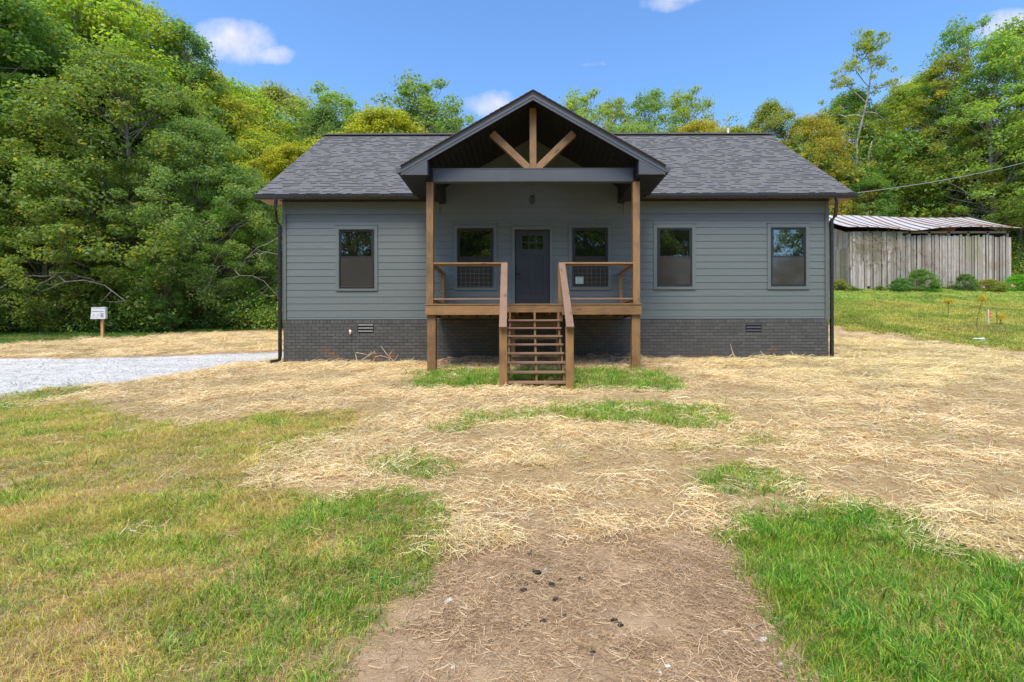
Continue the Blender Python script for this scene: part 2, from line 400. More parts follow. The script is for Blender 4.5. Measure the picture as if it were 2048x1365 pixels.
def b_col(t, tr=.3, rough=.6):
    c = t.n('ShaderNodeVertexColor', layer_name='Col').outputs[0]
    df = pbr(t, c, rough, None, Specular_IOR_Level=.25)
    tl = t.n('ShaderNodeBsdfTranslucent', {'Color': c})
    return t.n('ShaderNodeMixShader', {0: tr, 1: df, 2: tl.outputs[0]}).outputs[0]
def b_tint(t, tr, rough):
    c = t.n('ShaderNodeVertexColor', layer_name='Col').outputs[0]
    a = t.n('ShaderNodeAttribute', attribute_type='INSTANCER', attribute_name='tint').outputs['Vector']
    c = t.n('ShaderNodeVectorMath', {0: c, 1: a}, operation='MULTIPLY').outputs[0]
    df = pbr(t, c, rough, None, Specular_IOR_Level=.3); tl = t.n('ShaderNodeBsdfTranslucent', {'Color': c})
    return t.n('ShaderNodeMixShader', {0: tr, 1: df, 2: tl.outputs[0]}).outputs[0]
M_tblade = material('grass_tuft_blade', lambda t: b_tint(t, .35, .5))
M_tstraw = material('straw_strand', lambda t: b_tint(t, .10, .5))
M_blade = material('grass_blade', lambda t: b_col(t, .35))
M_strawm = material('straw_stem', lambda t: b_col(t, .12, .5))
def b_ground(t):
    c4 = t.n('ShaderNodeVertexColor', layer_name='Col'); s = t.n('ShaderNodeSeparateColor', {0: c4.outputs[0]})
    gr, st, gv = s.outputs[0], s.outputs[1], s.outputs[2]
    P = t.n('ShaderNodeNewGeometry').outputs['Position']
    n1 = t.noise(P, 2.5, 6, .65); n2 = t.noise(P, 22, 5, .7); n3 = t.noise(P, 90, 4, .7)
    soil = t.mix(t.maprange(n1, .35, .68), (.62, .42, .24), (.38, .235, .125)); soil = t.mix(t.maprange(n2, .45, .75), soil, (.68, .50, .32))
    soil = t.mix(t.math('MULTIPLY', t.maprange(n3, .55, .8), .6), soil, (.26, .165, .10))
    wv = t.noise(t.mapping(P, (1, 3.2, 1)), 30, 5, .75, 1.2)
    wv2 = t.noise(t.mapping(P, (3.2, 1, 1)), 30, 5, .75, 1.2)
    stc = t.mix(t.maprange(wv, .40, .62), (.26, .16, .075), (.62, .45, .22)); stc = t.mix(t.math('MULTIPLY', t.maprange(wv2, .52, .66), .7), stc, (.72, .55, .30))
    stc = t.mix(t.math('MULTIPLY', t.maprange(n1, .46, .70), .65), stc, (.33, .205, .10))
    n4 = t.noise(P, 48, 4, .7); gc = t.mix(t.maprange(n4, .35, .65), (.07, .09, .02), (.26, .25, .07)); gc = t.mix(t.math('MULTIPLY', t.maprange(n2, .45, .7), .8), gc, (.34, .25, .11)); gc = t.mix(t.math('MULTIPLY', t.maprange(n1, .45, .6), .45), gc, (.09, .13, .025))  # grass ground colour darkened to stand in for shade between blades
    vo = t.n('ShaderNodeTexVoronoi', {'Vector': P, 'Scale': 34.0}); vo2 = t.n('ShaderNodeTexVoronoi', {'Vector': P, 'Scale': 12.0})
    gvc = t.mix(vo.outputs['Color'], (.47, .45, .42), (.72, .69, .64)); gvc = t.mix(t.maprange(vo.outputs['Distance'], .0, .5), gvc, t.mix(n1, (.50, .48, .45), (.76, .73, .68)))
    trk = t.noise(t.mapping(P, (.35, 2.6, 1)), 1.6, 4); gvc = t.mix(t.math('MULTIPLY', t.maprange(trk, .5, .68), .5), gvc, (.28, .28, .29))
    grit = t.noise(t.mapping(P, (1, 2.2, 1)), 150, 4, .8, 1.5); soil = t.mix(t.math('MULTIPLY', t.maprange(grit, .48, .62), .55), soil, (.20, .125, .07)); soil = t.mix(t.math('MULTIPLY', t.maprange(grit, .50, .36), .5), soil, (.72, .56, .38))
    c = t.mix(st, soil, stc); c = t.mix(t.math('MULTIPLY', gr, .9), c, gc); c = t.mix(gv, c, gvc)
    h = t.math('ADD', t.math('MULTIPLY', n2, .6), t.math('MULTIPLY', wv, .6)); h = t.math('ADD', h, t.math('MULTIPLY', n3, .3))
    return pbr(t, c, .95, bump(t, h, .8, .03), Specular_IOR_Level=.1)
M_ground = material('ground_soil', b_ground)
def b_barn(t):
    v, r = objvec(t); w_ = t.n('ShaderNodeNewGeometry').outputs['Position']
    g = t.noise(t.mapping(v, (1.0, 16, 16)), 2.6, 6, .65, .4); fine = t.noise(t.mapping(v, (2, 60, 60)), 3, 4)
    c = t.mix(r, (0.260, 0.223, 0.178), (0.598, 0.533, 0.460)); c = t.mix(t.maprange(g, .42, .72), c, (0.208, 0.149, 0.109))
    c = t.mix(t.math('MULTIPLY', t.maprange(fine, .45, .75), .5), c, (0.169, 0.136, 0.103))
    mo = t.noise(w_, .55, 4); c = t.mix(t.math('MULTIPLY', t.maprange(mo, .50, .68), .5), c, (0.221, 0.223, 0.098))
    c = t.mix(t.math('MULTIPLY', t.maprange(t.noise(w_, .9, 3), .58, .7), .5), c, (0.260, 0.136, 0.086))
    return pbr(t, c, .9, bump(t, g, .4, .01))
M_barn = material('weathered_board', b_barn)
def b_tin(t):
    tc = t.n('ShaderNodeTexCoord').outputs['Object']; v, r = objvec(t); s = t.n('ShaderNodeSeparateXYZ', {0: tc})
    g = t.noise(v, 2.2, 5, .6); st = t.noise(t.mapping(v, (9, .8, .8)), 2, 4)
    c = t.mix(g, (.46, .47, .50), (.66, .66, .68))
    c = t.mix(t.math('MULTIPLY', t.maprange(st, .56, .7), .4), c, (.40, .28, .22))
    edge = t.math('ABSOLUTE', s.outputs[0])
    e = t.maprange(t.math('ADD', edge, t.math('MULTIPLY', g, .16)), .325, .35)
    c = t.mix(t.math('MULTIPLY', e, 1.0), c, (.27, .11, .05))
    return pbr(t, c, .5, bump(t, g, .2, .01), Metallic=.25)
M_tin = material('rusty_tin', b_tin)
M_char = simple('charcoal', (.018, .018, .020), .75, .4, 30, .6)
M_stone = simple('pale_stone', (.60, .57, .52), .8, .15, 20, .4)
M_clay = simple('clay_lump', (.34, .165, .075), .95, .25, 14, .8)
M_cable = simple('cable', (.30, .30, .30), .5)
M_yellow = simple('goldenrod_flower', (.62, .45, .02), .7)
M_stem = simple('weed_stem', (.10, .14, .03), .7)
M_twig = simple('dead_twig', (.50, .40, .26), .8, .3, 12)
M_vine = simple('dry_vine', (.26, .21, .14), .9, .3, 6)
M_rust = simple('rust', (.24, .115, .065), .85, .35, 5)
M_orange = simple('orange_tape', (.8, .16, .04), .5)
M_paper = simple('pale_green_paper', (.42, .55, .45), .6, .08)
def b_sign(t):
    tc = t.n('ShaderNodeTexCoord').outputs['Object']; g = t.noise(t.mapping(tc, (2, 1, 12)), 3, 3)
    return pbr(t, t.mix(g, (.50, .51, .54), (.66, .67, .70)), .35, bump(t, g, .5, .01))
M_sign = material('plastic_wrapped_sheet', b_sign)
M_ink = simple('dark_print', (.05, .055, .05), .6)

# ---------------------------------------------------------------- ground
xs = np.unique(np.concatenate([np.arange(-5.5, 5.5, .09), np.sign(np.linspace(-1, 1, 201)) * (5.5 + 130 * np.abs(np.linspace(-1, 1, 201)) ** 2.6)]))
ys = np.unique(np.concatenate([np.arange(1, 6, .06), np.arange(6, 16, .11), np.arange(16, 34, .3), np.arange(34, 150, 2.5), np.arange(-80, 1, 3.)]))
GX, GY = np.meshgrid(xs, ys); gx = GX.ravel(); gy = GY.ravel(); gz = tz(gx, gy)
zg, zs, zv, zd, _, n1_, n2_ = zones(*zjit(gx, gy, .07)); zv = zones(gx, gy)[2]
gz = gz - zv * .03 + zs * .02
nx, ny = len(xs), len(ys); idx = np.arange(nx * ny).reshape(ny, nx)
q = np.stack([idx[:-1, :-1], idx[:-1, 1:], idx[1:, 1:], idx[1:, :-1]], -1).reshape(-1, 4)
gme = np_mesh('ground', np.stack([gx, gy, gz], 1), q, None, np.stack([zg, zs, zv], 1), smooth=True)
tag(link('ground', gme, M_ground), kind='structure')

# ---------------------------------------------------------------- house
YW = 13.33                                # front wall plane
HX0, HX1 = wx(566, YW), wx(1657, YW)
ZB = wz(639.5, YW)                        # bottom of siding
ZS = 5.262                                # level of the soffits
GXC, GZA, GSL, GHW = .212, 7.137, .569, 2.95   # porch gable: centre, apex height, slope, half width
YG = 11.14; YF = 11.47
RY0, RZ0, RSL, RY1 = 13.0, 5.392, .747, 17.47
house = empty('house', ((HX0 + HX1) / 2, YW + 4, 1.1), 'single-storey grey-green sided house with dark brick base, shingle roof and timber-posted front porch', 'house')

core = MB().box(HX0 + .05, HX1 - .05, YW + .08, 21.6, .6, ZS)
core.prism([(YW + .08, ZS), (21.6, ZS), (RY1, RZ0 + (RY1 - RY0) * RSL - .25)], HX0 + .05, HX1 - .05, 'x')
gt = GZA - .17
core.prism([(GXC - 2.5, ZS - .1), (GXC + 2.5, ZS - .1), (GXC + 2.5, gt - 2.5 * GSL), (GXC, gt), (GXC - 2.5, gt - 2.5 * GSL)], YW + .035, YW + .3, 'y')
core.build('wall_core', M_wrap, house)
for a_, b_ in ((HX0 + .004, HX0 + .05), (HX1 - .05, HX1 - .004)): MB().box(a_, b_, YW + .05, 21.62, ZB, ZS).build('side_wall', M_siding, house)

# openings: trim rectangles in the wall plane
def win_rect(a, b, c, d): return (wx(a, YW), wx(b, YW), wz(d, YW), wz(c, YW))
WIN = [  # frame px, trim px
    ((679, 749, 458.5, 576), (672, 756, 451.5, 581.5)), ((915, 987, 457.5, 575), (908, 994, 451, 581)),
    ((1145, 1216, 457, 574.5), (1137.5, 1222.5, 450.5, 581)), ((1314.5, 1384, 457, 573.5), (1307, 1391, 449.5, 580)),
    ((1541.5, 1611, 456.5, 573.5), (1534.5, 1618, 449, 580))]
DOOR = ((1030, 1100, 460, 616), (1024, 1106, 453.5, 616))
holes = [win_rect(*t_) for _, t_ in WIN] + [win_rect(*DOOR[1])]
dk = 2.40
def sid_board(x0, x1, z0, z1, clip=None):
    """one lap board: thick at its lower edge, thin at the top"""
    n = max(1, 1)
    m = MB(); L = x1 - x0; H = z1 - z0
    y_lo, y_hi = -.0085, .003
    if clip is None:
        prof = [(.03, 0), (y_lo, 0), (y_lo + .0015, .006), (y_hi, H + .012), (.03, H + .012)]
        m.prism(prof, -L / 2, L / 2, 'x')
    else:
        a0, a1, b0, b1 = clip        # lower x0,x1 and upper x0,x1 relative to centre
        m.v = [(a0, y_lo, 0), (a1, y_lo, 0), (b1, y_hi, H + .01), (b0, y_hi, H + .01), (a0, .03, 0), (a1, .03, 0), (b1, .03, H + .01), (b0, .03, H + .01)]
        m.f = [(0, 1, 2, 3), (4, 7, 6, 5), (0, 4, 5, 1), (3, 2, 6, 7), (0, 3, 7, 4), (1, 5, 6, 2)]
    me = m.mesh('siding_board'); me.materials.append(M_siding)
    link('siding_board', me, None, wall_front, ((x0 + x1) / 2, YW, z0))
wall_front = MB().box(HX0 + .06, HX1 - .06, YW + .066, YW + .076, ZB, ZS).build('wall', M_wrap, house)
rev = 13.72 / F * YW
zrow = [ZB + .0]
zz = wz(634.2, YW)
rows = [(ZB + .012, zz)]
while zz < GZA: rows.append((zz, zz + rev)); zz += rev
zgap = .004
random.seed(3)
for (z0, z1) in rows:
    if z0 > 6.85: break
    zt = wz(428, YW)
    if z0 < ZS - .02:
        L0, L1 = HX0 + .10, HX1 - .10; segs = [(L0, L1)]
        for (a, b, c, d) in holes:
            if c < z1 - .03 and d > z0 + .03:
                segs = [s2 for s in segs for s2 in (((s[0], min(s[1], a)), (max(s[0], b), s[1])) if s[0] < b and s[1] > a else (s,)) if s2[1] - s2[0] > .02]
        out = []
        for a, b in segs:
            joints = [a]
            while b - joints[-1] > 4.2: joints.append(joints[-1] + random.uniform(1.6, 3.66))
            joints.append(b)
            out += [(joints[i] + (0 if i == 0 else .0015), joints[i + 1]) for i in range(len(joints) - 1)]
        for a, b in out: sid_board(a, b, z0, min(z1, ZS + .05))
        for (a, b, c, d) in holes:
            if c < z1 - .03 and d > z0 + .03:
                if d < z1 - .006: sid_board(a + .001, b - .001, d - .004, z1)
                if c > z0 + .006: sid_board(a + .001, b - .001, z0, c - .010)
    else:
        f = lambda z: max(0.02, (gt - z) / GSL - .02)
        h0, h1 = min(f(z0), 2.36), min(f(z1), 2.36)
        sid_board(GXC - h0, GXC + h0, z0, z1, (-h0, h0, -h1, h1))
# frieze boards and corner boards
def tb(name, x0, x1, z0, z1, y0=YW - .034, y1=YW + .02, mat=M_trim, parent=house):
    return MB().box(x0, x1, y0, y1, z0, z1).build(name, mat, parent, .002)
tb('corner_board', HX0, HX0 + .095, ZB, ZS); tb('corner_board', HX1 - .095, HX1, ZB, ZS)
tb('frieze_board', HX0 + .1, GXC - 2.45, wz(428.5, YW), ZS, YW - .028); tb('frieze_board', GXC + 2.45, HX1 - .1, wz(428.5, YW), ZS, YW - .028)

for k, (f_, t_) in enumerate(WIN):
    x0, x1, z0, z1 = win_rect(*f_); X0, X1, Z0, Z1 = win_rect(*t_)
    m = MB(); e = .036
    m.box(x0, x0 + e, YW - .045, YW + .03, z0, z1).box(x1 - e, x1, YW - .045, YW + .03, z0, z1)
    m.box(x0 + e, x1 - e, YW - .045, YW + .03, z1 - e, z1).box(x0 + e, x1 - e, YW - .045, YW + .03, z0, z0 + e)
    wi = m.build('window', M_bronze, house, .003)
    m = MB()
    y0 = YW - .030
    m.box(X0, x0 - .002, y0, YW + .02, Z0, Z1).box(x1 + .002, X1, y0, YW + .02, Z0, Z1)
    m.box(x0 - .001, x1 + .001, y0 - .002, YW + .02, z1 + .002, Z1 + .002).box(x0 - .001, x1 + .001, y0 - .002, YW + .02, Z0 - .002, z0 - .002)
    m.build('window_trim', M_trim, wi, .002)
    MB().box(X0 - .01, X1 + .01, y0 - .010, YW + .02, Z1 + .003, Z1 + .015).build('drip_cap', M_trim, wi)
    zm = wz(515, YW); s = .034
    def sash(a, b, c, d, y):
        m = MB(); m.box(a, a + s, y, y + .03, c, d).box(b - s, b, y, y + .03, c, d).box(a + s, b - s, y, y + .03, d - s * .8, d).box(a + s, b - s, y, y + .03, c, c + s * .9)
        return m.build('sash', M_bronze, wi, .002)
    sash(x0 + e, x1 - e, zm - .012, z1 - e, YW - .030); sash(x0 + e, x1 - e, z0 + e, zm + .02, YW - .008)
    MB().box(x0 + e + s, x1 - e - s, YW - .014, YW - .010, zm + .012, z1 - e - s * .8).build('pane', M_glass, wi)
    MB().box(x0 + e + s, x1 - e - s, YW + .010, YW + .014, z0 + e + s, zm - .004).build('pane', M_glass, wi)
    MB().box(x0 + e + .004, x1 - e - .004, YW - .026, YW - .022, z0 + e + .004, zm - .008).build('insect_screen', M_screen, wi)
# front door
x0, x1, z0, z1 = win_rect(*DOOR[0]); X0, X1, Z0, Z1 = win_rect(*DOOR[1])
z0 = dk + .02
m = MB(); yd = YW + .02; a0, a1 = x0 + .012, x1 - .012; W_ = a1 - a0
def dx(t): return a0 + W_ * t
def dz(py): return wz(py, YW)
gx0, gx1, gz0, gz1 = wx(1044.2, YW), wx(1086.8, YW), dz(499.5), dz(470.5)
px0, pxa, pxb, px1 = wx(1044, YW), wx(1060.5, YW), wx(1070, YW), wx(1086.5, YW)
pz0, pz1 = dz(592), dz(511.5)
m.box(a0, gx0, yd, yd + .045, z0, z1 - .01).box(gx1, a1, yd, yd + .045, z0, z1 - .01)
m.box(gx0, gx1, yd, yd + .045, gz1, z1 - .01).box(gx0, gx1, yd, yd + .045, pz1, gz0).box(gx0, gx1, yd, yd + .045, z0, pz0)
m.box(pxa, pxb, yd, yd + .045, pz0, pz1)
door = m.build('front_door', M_door, house, .003)
for a, b in ((px0, pxa), (pxb, px1)):
    MB().box(a - .001, b + .001, yd + .016, yd + .03, pz0, pz1).build('door_panel', M_door, door)
for i in range(3):
    for j in range(2):
        wq = (gx1 - gx0) / 3; hq = (gz1 - gz0) / 2
        MB().box(gx0 + i * wq + .012, gx0 + (i + 1) * wq - .012, yd + .012, yd + .018, gz0 + j * hq + .012, gz0 + (j + 1) * hq - .012).build('pane', M_glass, door)
mu = MB()
for i in range(4): mu.box(gx0 + i * (gx1 - gx0) / 3 - .012, gx0 + i * (gx1 - gx0) / 3 + .012, yd + .004, yd + .03, gz0, gz1)
for j in range(3):
    for i in range(3):
        mu.box(gx0 + i * (gx1 - gx0) / 3 + .0125, gx0 + (i + 1) * (gx1 - gx0) / 3 - .0125, yd + .004, yd + .03, gz0 + j * (gz1 - gz0) / 2 - .012, gz0 + j * (gz1 - gz0) / 2 + .012)
mu.build('muntins', M_door, door)
h = MB(); hx, hz = wx(1033.6, YW), wz(548, YW)
h.tube([(hx, yd, hz), (hx, yd - .012, hz)], .028, 12).tube([(hx, yd - .012, hz), (hx, yd - .05, hz)], .010, 8).tube([(hx - .01, yd - .05, hz), (hx + .05, yd - .052, hz - .004), (hx + .095, yd - .05, hz)], .010, 8)
h.build('door_handle', M_blackm, door)
MB().tube([(hx, yd, hz + .14), (hx, yd - .016, hz + .14)], .026, 12).build('deadbolt', M_blackm, door)
m = MB(); m.box(X0, x0, YW - .032, YW + .03, dk, z1).box(x1, X1, YW - .032, YW + .03, dk, z1).box(X0, X1, YW - .034, YW + .03, z1 + .001, Z1)
m.build('door_casing', M_trim, door, .002)
MB().box(X0 - .01, X1 + .01, YW - .044, YW + .02, Z1 + .001, Z1 + .013).build('drip_cap', M_trim, door)
MB().box(x0, x1, YW - .03, YW + .06, dk + .001, dk + .018).build('threshold', M_blackm, door)

# ---- brick foundation: 300 bricks of their own, the rest joined
yb = YW - .045; xb0, xb1 = wx(568.5, YW), wx(1655, YW)
found = MB().box(xb0 + .01, xb1 - .01, yb + .008, YW + .05, .5, ZB - .006).box(xb0 + .01, xb0 + .06, yb + .02, 21.5, .5, ZB - .006).box(xb1 - .06, xb1 - .01, yb + .02, 21.5, .5, ZB - .006).build('foundation', M_mortar, house)
brick_mes = []
for L, H in ((.203, .0718), (.0955, .0718)):
    for v in range(2):
        me = MB().box(-L / 2, L / 2, 0, .06, -H / 2, H / 2).mesh('brick'); me.materials.append(M_brick); brick_mes.append(me)
vents = [win_rect(716.5, 748, 656, 672), win_rect(1490.5, 1521, 654, 670)]
vents = [(a, b, ZB - .0995 - .005 - .2475, ZB - .0995 - .005) for a, b, _, _ in vents]
rest = MB(); nb = 0; bl = []
z = ZB - .006
row = 0
zc = z - .048
xx = xb0
while xx < xb1 - .05:                      # top rowlock course: narrow bricks on edge
    bl.append((xx + .0475, zc, .0878, .092, 9)); xx += .0965
z -= .1005
course = .0825
while z > .85:
    xx = xb0 - (.107 if row % 2 else 0)
    while xx < xb1 - .02:
        a, b = max(xx, xb0), min(xx + .203, xb1)
        if b - a > .03:
            zmid = z - course / 2
            if not any(a < v[1] and b > v[0] and zmid < v[3] and zmid > v[2] for v in vents): bl.append((((a + b) / 2), zmid, b - a, .0718, row))
            else:
                for v in vents:
                    if a < v[1] and b > v[0]:
                        if a < v[0] - .02: bl.append(((a + v[0]) / 2 - .004, zmid, v[0] - a - .008, .0718, row))
                        if b > v[1] + .02: bl.append(((b + v[1]) / 2 + .004, zmid, b - v[1] - .008, .0718, row))
        xx += .2137
    z -= course; row += 1
random.seed(5)
for (xc, zc_, L, H, r_) in bl:
    jy = random.uniform(-.0045, .0045)
    if nb < 300 and abs(L - .203) < .001 and zc_ > 1.0 and (xc < GXC - 2.4 or xc > GXC + 2.4) and xc < 4.6:
        link('brick', brick_mes[0], None, found, (xc, yb + jy, zc_), (random.uniform(-.012, .012), 0, random.uniform(-.01, .01))); nb += 1
    else:
        rest.box(xc - L / 2, xc + L / 2, yb + jy, yb + .06, zc_ - H / 2, zc_ + H / 2)
tag(rest.build('brickwork', M_brick, found), kind='stuff')
for (a, b, c, d) in vents:
    m = MB(); m.box(a, a + .012, yb - .004, yb + .05, c, d).box(b - .012, b, yb - .004, yb + .05, c, d).box(a, b, yb - .003, yb + .05, d - .012, d).box(a, b, yb - .003, yb + .05, c, c + .010)
    vv = m.build('foundation_vent', M_blackm, found)
    MB().box(a + .01, b - .01, yb + .0, yb + .006, c + .01, d - .01).build('vent_backing', M_black, found)
    nl = 3
    for i in range(nl):
        zc2 = c + .035 + i * (d - c) / nl
        mm = MB(); mm.v = [(a + .012, yb - .014, zc2), (b - .012, yb - .014, zc2), (b - .012, yb + .0, zc2 + .03), (a + .012, yb + .0, zc2 + .03), (a + .012, yb - .006, zc2 - .004), (b - .012, yb - .006, zc2 - .004), (b - .012, yb + .004, zc2 + .026), (a + .012, yb + .004, zc2 + .026)]
        mm.f = [(0, 1, 2, 3), (4, 7, 6, 5), (0, 4, 5, 1), (3, 2, 6, 7), (0, 3, 7, 4), (1, 5, 6, 2)]
        mm.build('louvre', M_louvre, found)
hb = MB(); hx, hz = wx(703.5, YW), wz(664, YW)
hb.tube([(hx, yb, hz), (hx, yb - .07, hz)], .014, 8).tube([(hx, yb - .07, hz), (hx + .005, yb - .10, hz - .05)], .013, 8).tube([(hx, yb - .075, hz + .03), (hx, yb - .085, hz + .035)], .028, 10).tube([(hx, yb, hz), (hx, yb - .008, hz)], .035, 12)
hb.build('hose_tap', simple('tarnished_brass', (.45, .33, .22), .4, .3, 9, Metallic=.6), house)

# ---- main roof
ex0, ex1 = wx(515, 13.0), wx(1708, 13.0)
def rz(y): return RZ0 + (y - RY0) * RSL
nx0 = GXC - (GZA - RZ0) / GSL; nx1 = GXC + (GZA - RZ0) / GSL; ynap = RY0 + (GZA - RZ0) / RSL
zr = rz(RY1)
m = MB(); th = .03
for dzr in (0,):
    pts = [(ex0, RY0), (nx0, RY0), (GXC, ynap), (GXC, RY1), (ex0, RY1)]
    m.poly([(a, b, rz(b)) for a, b in pts]); m.poly([(a, b, rz(b) - th) for a, b in reversed(pts)])
    pts = [(ex1, RY0), (ex1, RY1), (GXC, RY1), (GXC, ynap), (nx1, RY0)]
    m.poly([(a, b, rz(b)) for a, b in pts]); m.poly([(a, b, rz(b) - th) for a, b in reversed(pts)])
m.poly([(ex0, RY1, zr), (ex1, RY1, zr), (ex1, 21.95, RZ0), (ex0, 21.95, RZ0)])
for xx, s in ((ex0, 1), (ex1, -1)):       # edges of the slab
    m.poly([(xx, RY0, RZ0), (xx, RY1, zr), (xx, RY1, zr - th), (xx, RY0, RZ0 - th)]); m.poly([(xx, 21.95, RZ0), (xx, RY1, zr), (xx, RY1, zr - th), (xx, 21.95, RZ0 - th)])
m.poly([(ex0, RY0, RZ0), (nx0, RY0, RZ0), (nx0, RY0, RZ0 - th), (ex0, RY0, RZ0 - th)]); m.poly([(ex1, RY0, RZ0), (nx1, RY0, RZ0), (nx1, RY0, RZ0 - th), (ex1, RY0, RZ0 - th)])
roof = m.build('roof', M_shedge, house)
sl_ = math.atan(RSL); expo = .128; SL = (RY1 - RY0) / math.cos(sl_)
nrow = int(SL / expo)
variants = []
for L in (.11, .15, .20):
    for t_ in (.007, .020):
        mm = MB(); mm.v = [(-L / 2, -.004, .0), (L / 2, -.004, .0), (L / 2, expo + .02, -.003), (-L / 2, expo + .02, -.003), (-L / 2, -.004, t_), (L / 2, -.004, t_), (L / 2, expo + .02, .003), (-L / 2, expo + .02, .003)]
        mm.f = [(0, 3, 2, 1), (4, 5, 6, 7), (0, 1, 5, 4), (1, 2, 6, 5), (2, 3, 7, 6), (3, 0, 4, 7)]
        me = mm.mesh('shingle'); me.materials.append(M_shingle); variants.append((L, t_, me, mm))
sh = MB(); ns = 0
random.seed(11)
cs, sn = math.cos(sl_), math.sin(sl_)
for r_ in range(nrow + 1):
    s0 = r_ * expo; yy = RY0 - .02 + s0 * cs; z_ = RZ0 - .015 + s0 * sn + .002
    if yy > RY1 - .02: break
    xx = ex0 - .01 - random.uniform(0, .1)
    while xx < ex1:
        L, t_, me, mm = random.choice(variants)
        xc = xx + L / 2; xx += L
        if xc + L / 2 < ex0 + .02 or xc - L / 2 > ex1 - .02: continue
        lo_, hi_ = max(xc - L / 2, ex0 - .012), min(xc + L / 2, ex1 + .012); full = hi_ - lo_ > L - .001; sc_ = (hi_ - lo_) / L; xc = (lo_ + hi_) / 2
        if z_ < GZA - GSL * abs(xc - GXC) - .03: continue
        if full and r_ < 5 and ns < 300:
            link('shingle', me, None, roof, (xc, yy, z_), (sl_, 0, 0)); ns += 1
        else:
            b = len(sh.v); sh.v += [(xc + a * .997 * sc_, yy + p * cs - q_ * sn, z_ + p * sn + q_ * cs) for a, p, q_ in mm.v]; sh.f += [tuple(b + i for i in f2) for f2 in mm.f]
o = sh.build('shingles', M_shingle, roof); tag(o, kind='stuff')
rc = MB()
for i, xx in enumerate(np.arange(wx(650, RY1), wx(1532, RY1), .3)): rc.box(xx, xx + .297, RY1 - .14, RY1 + .14, zr - .01 - .0, zr + .02 + (i % 2) * .004)
rc.box(wx(692, RY1), wx(1440, RY1), RY1 - .12, RY1 + .12, zr + .02, zr + .045)
rc.build('ridge_cap', M_shingle, roof)
MB().tube([(wx(1457, 18.2), 18.2, zr - .3), (wx(1457, 18.2), 18.2, wz(258, 18.2))], .04, 10).build('vent_pipe', M_pipe, roof)
# eave fascia, soffits, gutters
def eave(x0, x1):
    MB().box(x0, x1, 13.035, 13.055, ZS - .01, RZ0 - .035).build('fascia', M_gutter, house)
    n = int((x1 - x0) / .13) + 1
    m = MB()
    for i in range(n):
        a = x0 + i * (x1 - x0) / n; m.box(a + .002, a + (x1 - x0) / n - .004, 13.056, YW - .02, ZS, ZS + .012)
    m.build('soffit', M_black, house)
    # K-style gutter profile
    y = 13.034; zt = RZ0 - .035
    prof = [(y, zt), (y - .008, zt), (y - .008, zt - .11), (y - .075, zt - .11), (y - .085, zt - .075), (y - .112, zt - .045), (y - .118, zt), (y - .124, zt + .004), (y - .124, zt - .05), (y - .092, zt - .085), (y - .082, zt - .118), (y, zt - .118)]
    g = MB(); g.prism(prof, x0 - .05, x1 + .0 if x1 < 0 else x1 + .06, 'x')
    g.build('gutter', M_gutter, house)
eave(ex0, GXC - 2.90); eave(GXC + 2.90, ex1)
for xa, xb in ((ex0 + .01, HX0), (HX1, ex1 - .01)):            # boxed rake returns with brown panels running back
    n = 5
    for i in range(n):
        a = xa + (xb - xa) * i / n; b = xa + (xb - xa) * (i + 1) / n
        MB().box(a + .005, b - .005, 13.058, 13.62, ZS - .004, ZS + .010).build('soffit_panel', M_soffw, house)
    MB().box(xa, xb, 13.058, 13.62, ZS + .012, ZS + .02).build('soffit_backing', M_black, house)
    MB().box(xa, xb, 13.62, 13.66, ZS - .01, ZS + .4).build('return_fascia', M_gutter, house)
    m = MB(); xo = xa if xa < 0 else xb
    m.prism([(13.04, RZ0 - .03), (RY1, zr - .03), (RY1, zr - .22), (13.04, ZS - .006)], xo - .012, xo + .012, 'x'); m.build('rake_board', M_gutter, house)
# downspouts
def spout(pts, mirror=1):
    MB().tube(pts, .052, 4).build('downspout', M_gutter, house, .006)
gx_l = wx(552, 12.97)
zg_ = RZ0 - .15
lx = HX0 - .045
spout([(gx_l, 12.97, zg_), (gx_l, 12.97, zg_ - .12), (lx - .06, 13.20, zg_ - .52), (lx, 13.26, zg_ - .62), (lx, 13.26, 1.15), (lx, 13.24, 1.06), (lx - .10, 13.14, 1.035), (lx - .17, 13.08, 1.03)])
gx_r = wx(1673.5, 12.97); rx = HX1 + .045
spout([(gx_r, 12.97, zg_), (gx_r, 12.97, zg_ - .12), (rx + .06, 13.20, zg_ - .40), (rx, 13.26, zg_ - .50), (rx, 13.26, 1.05)])

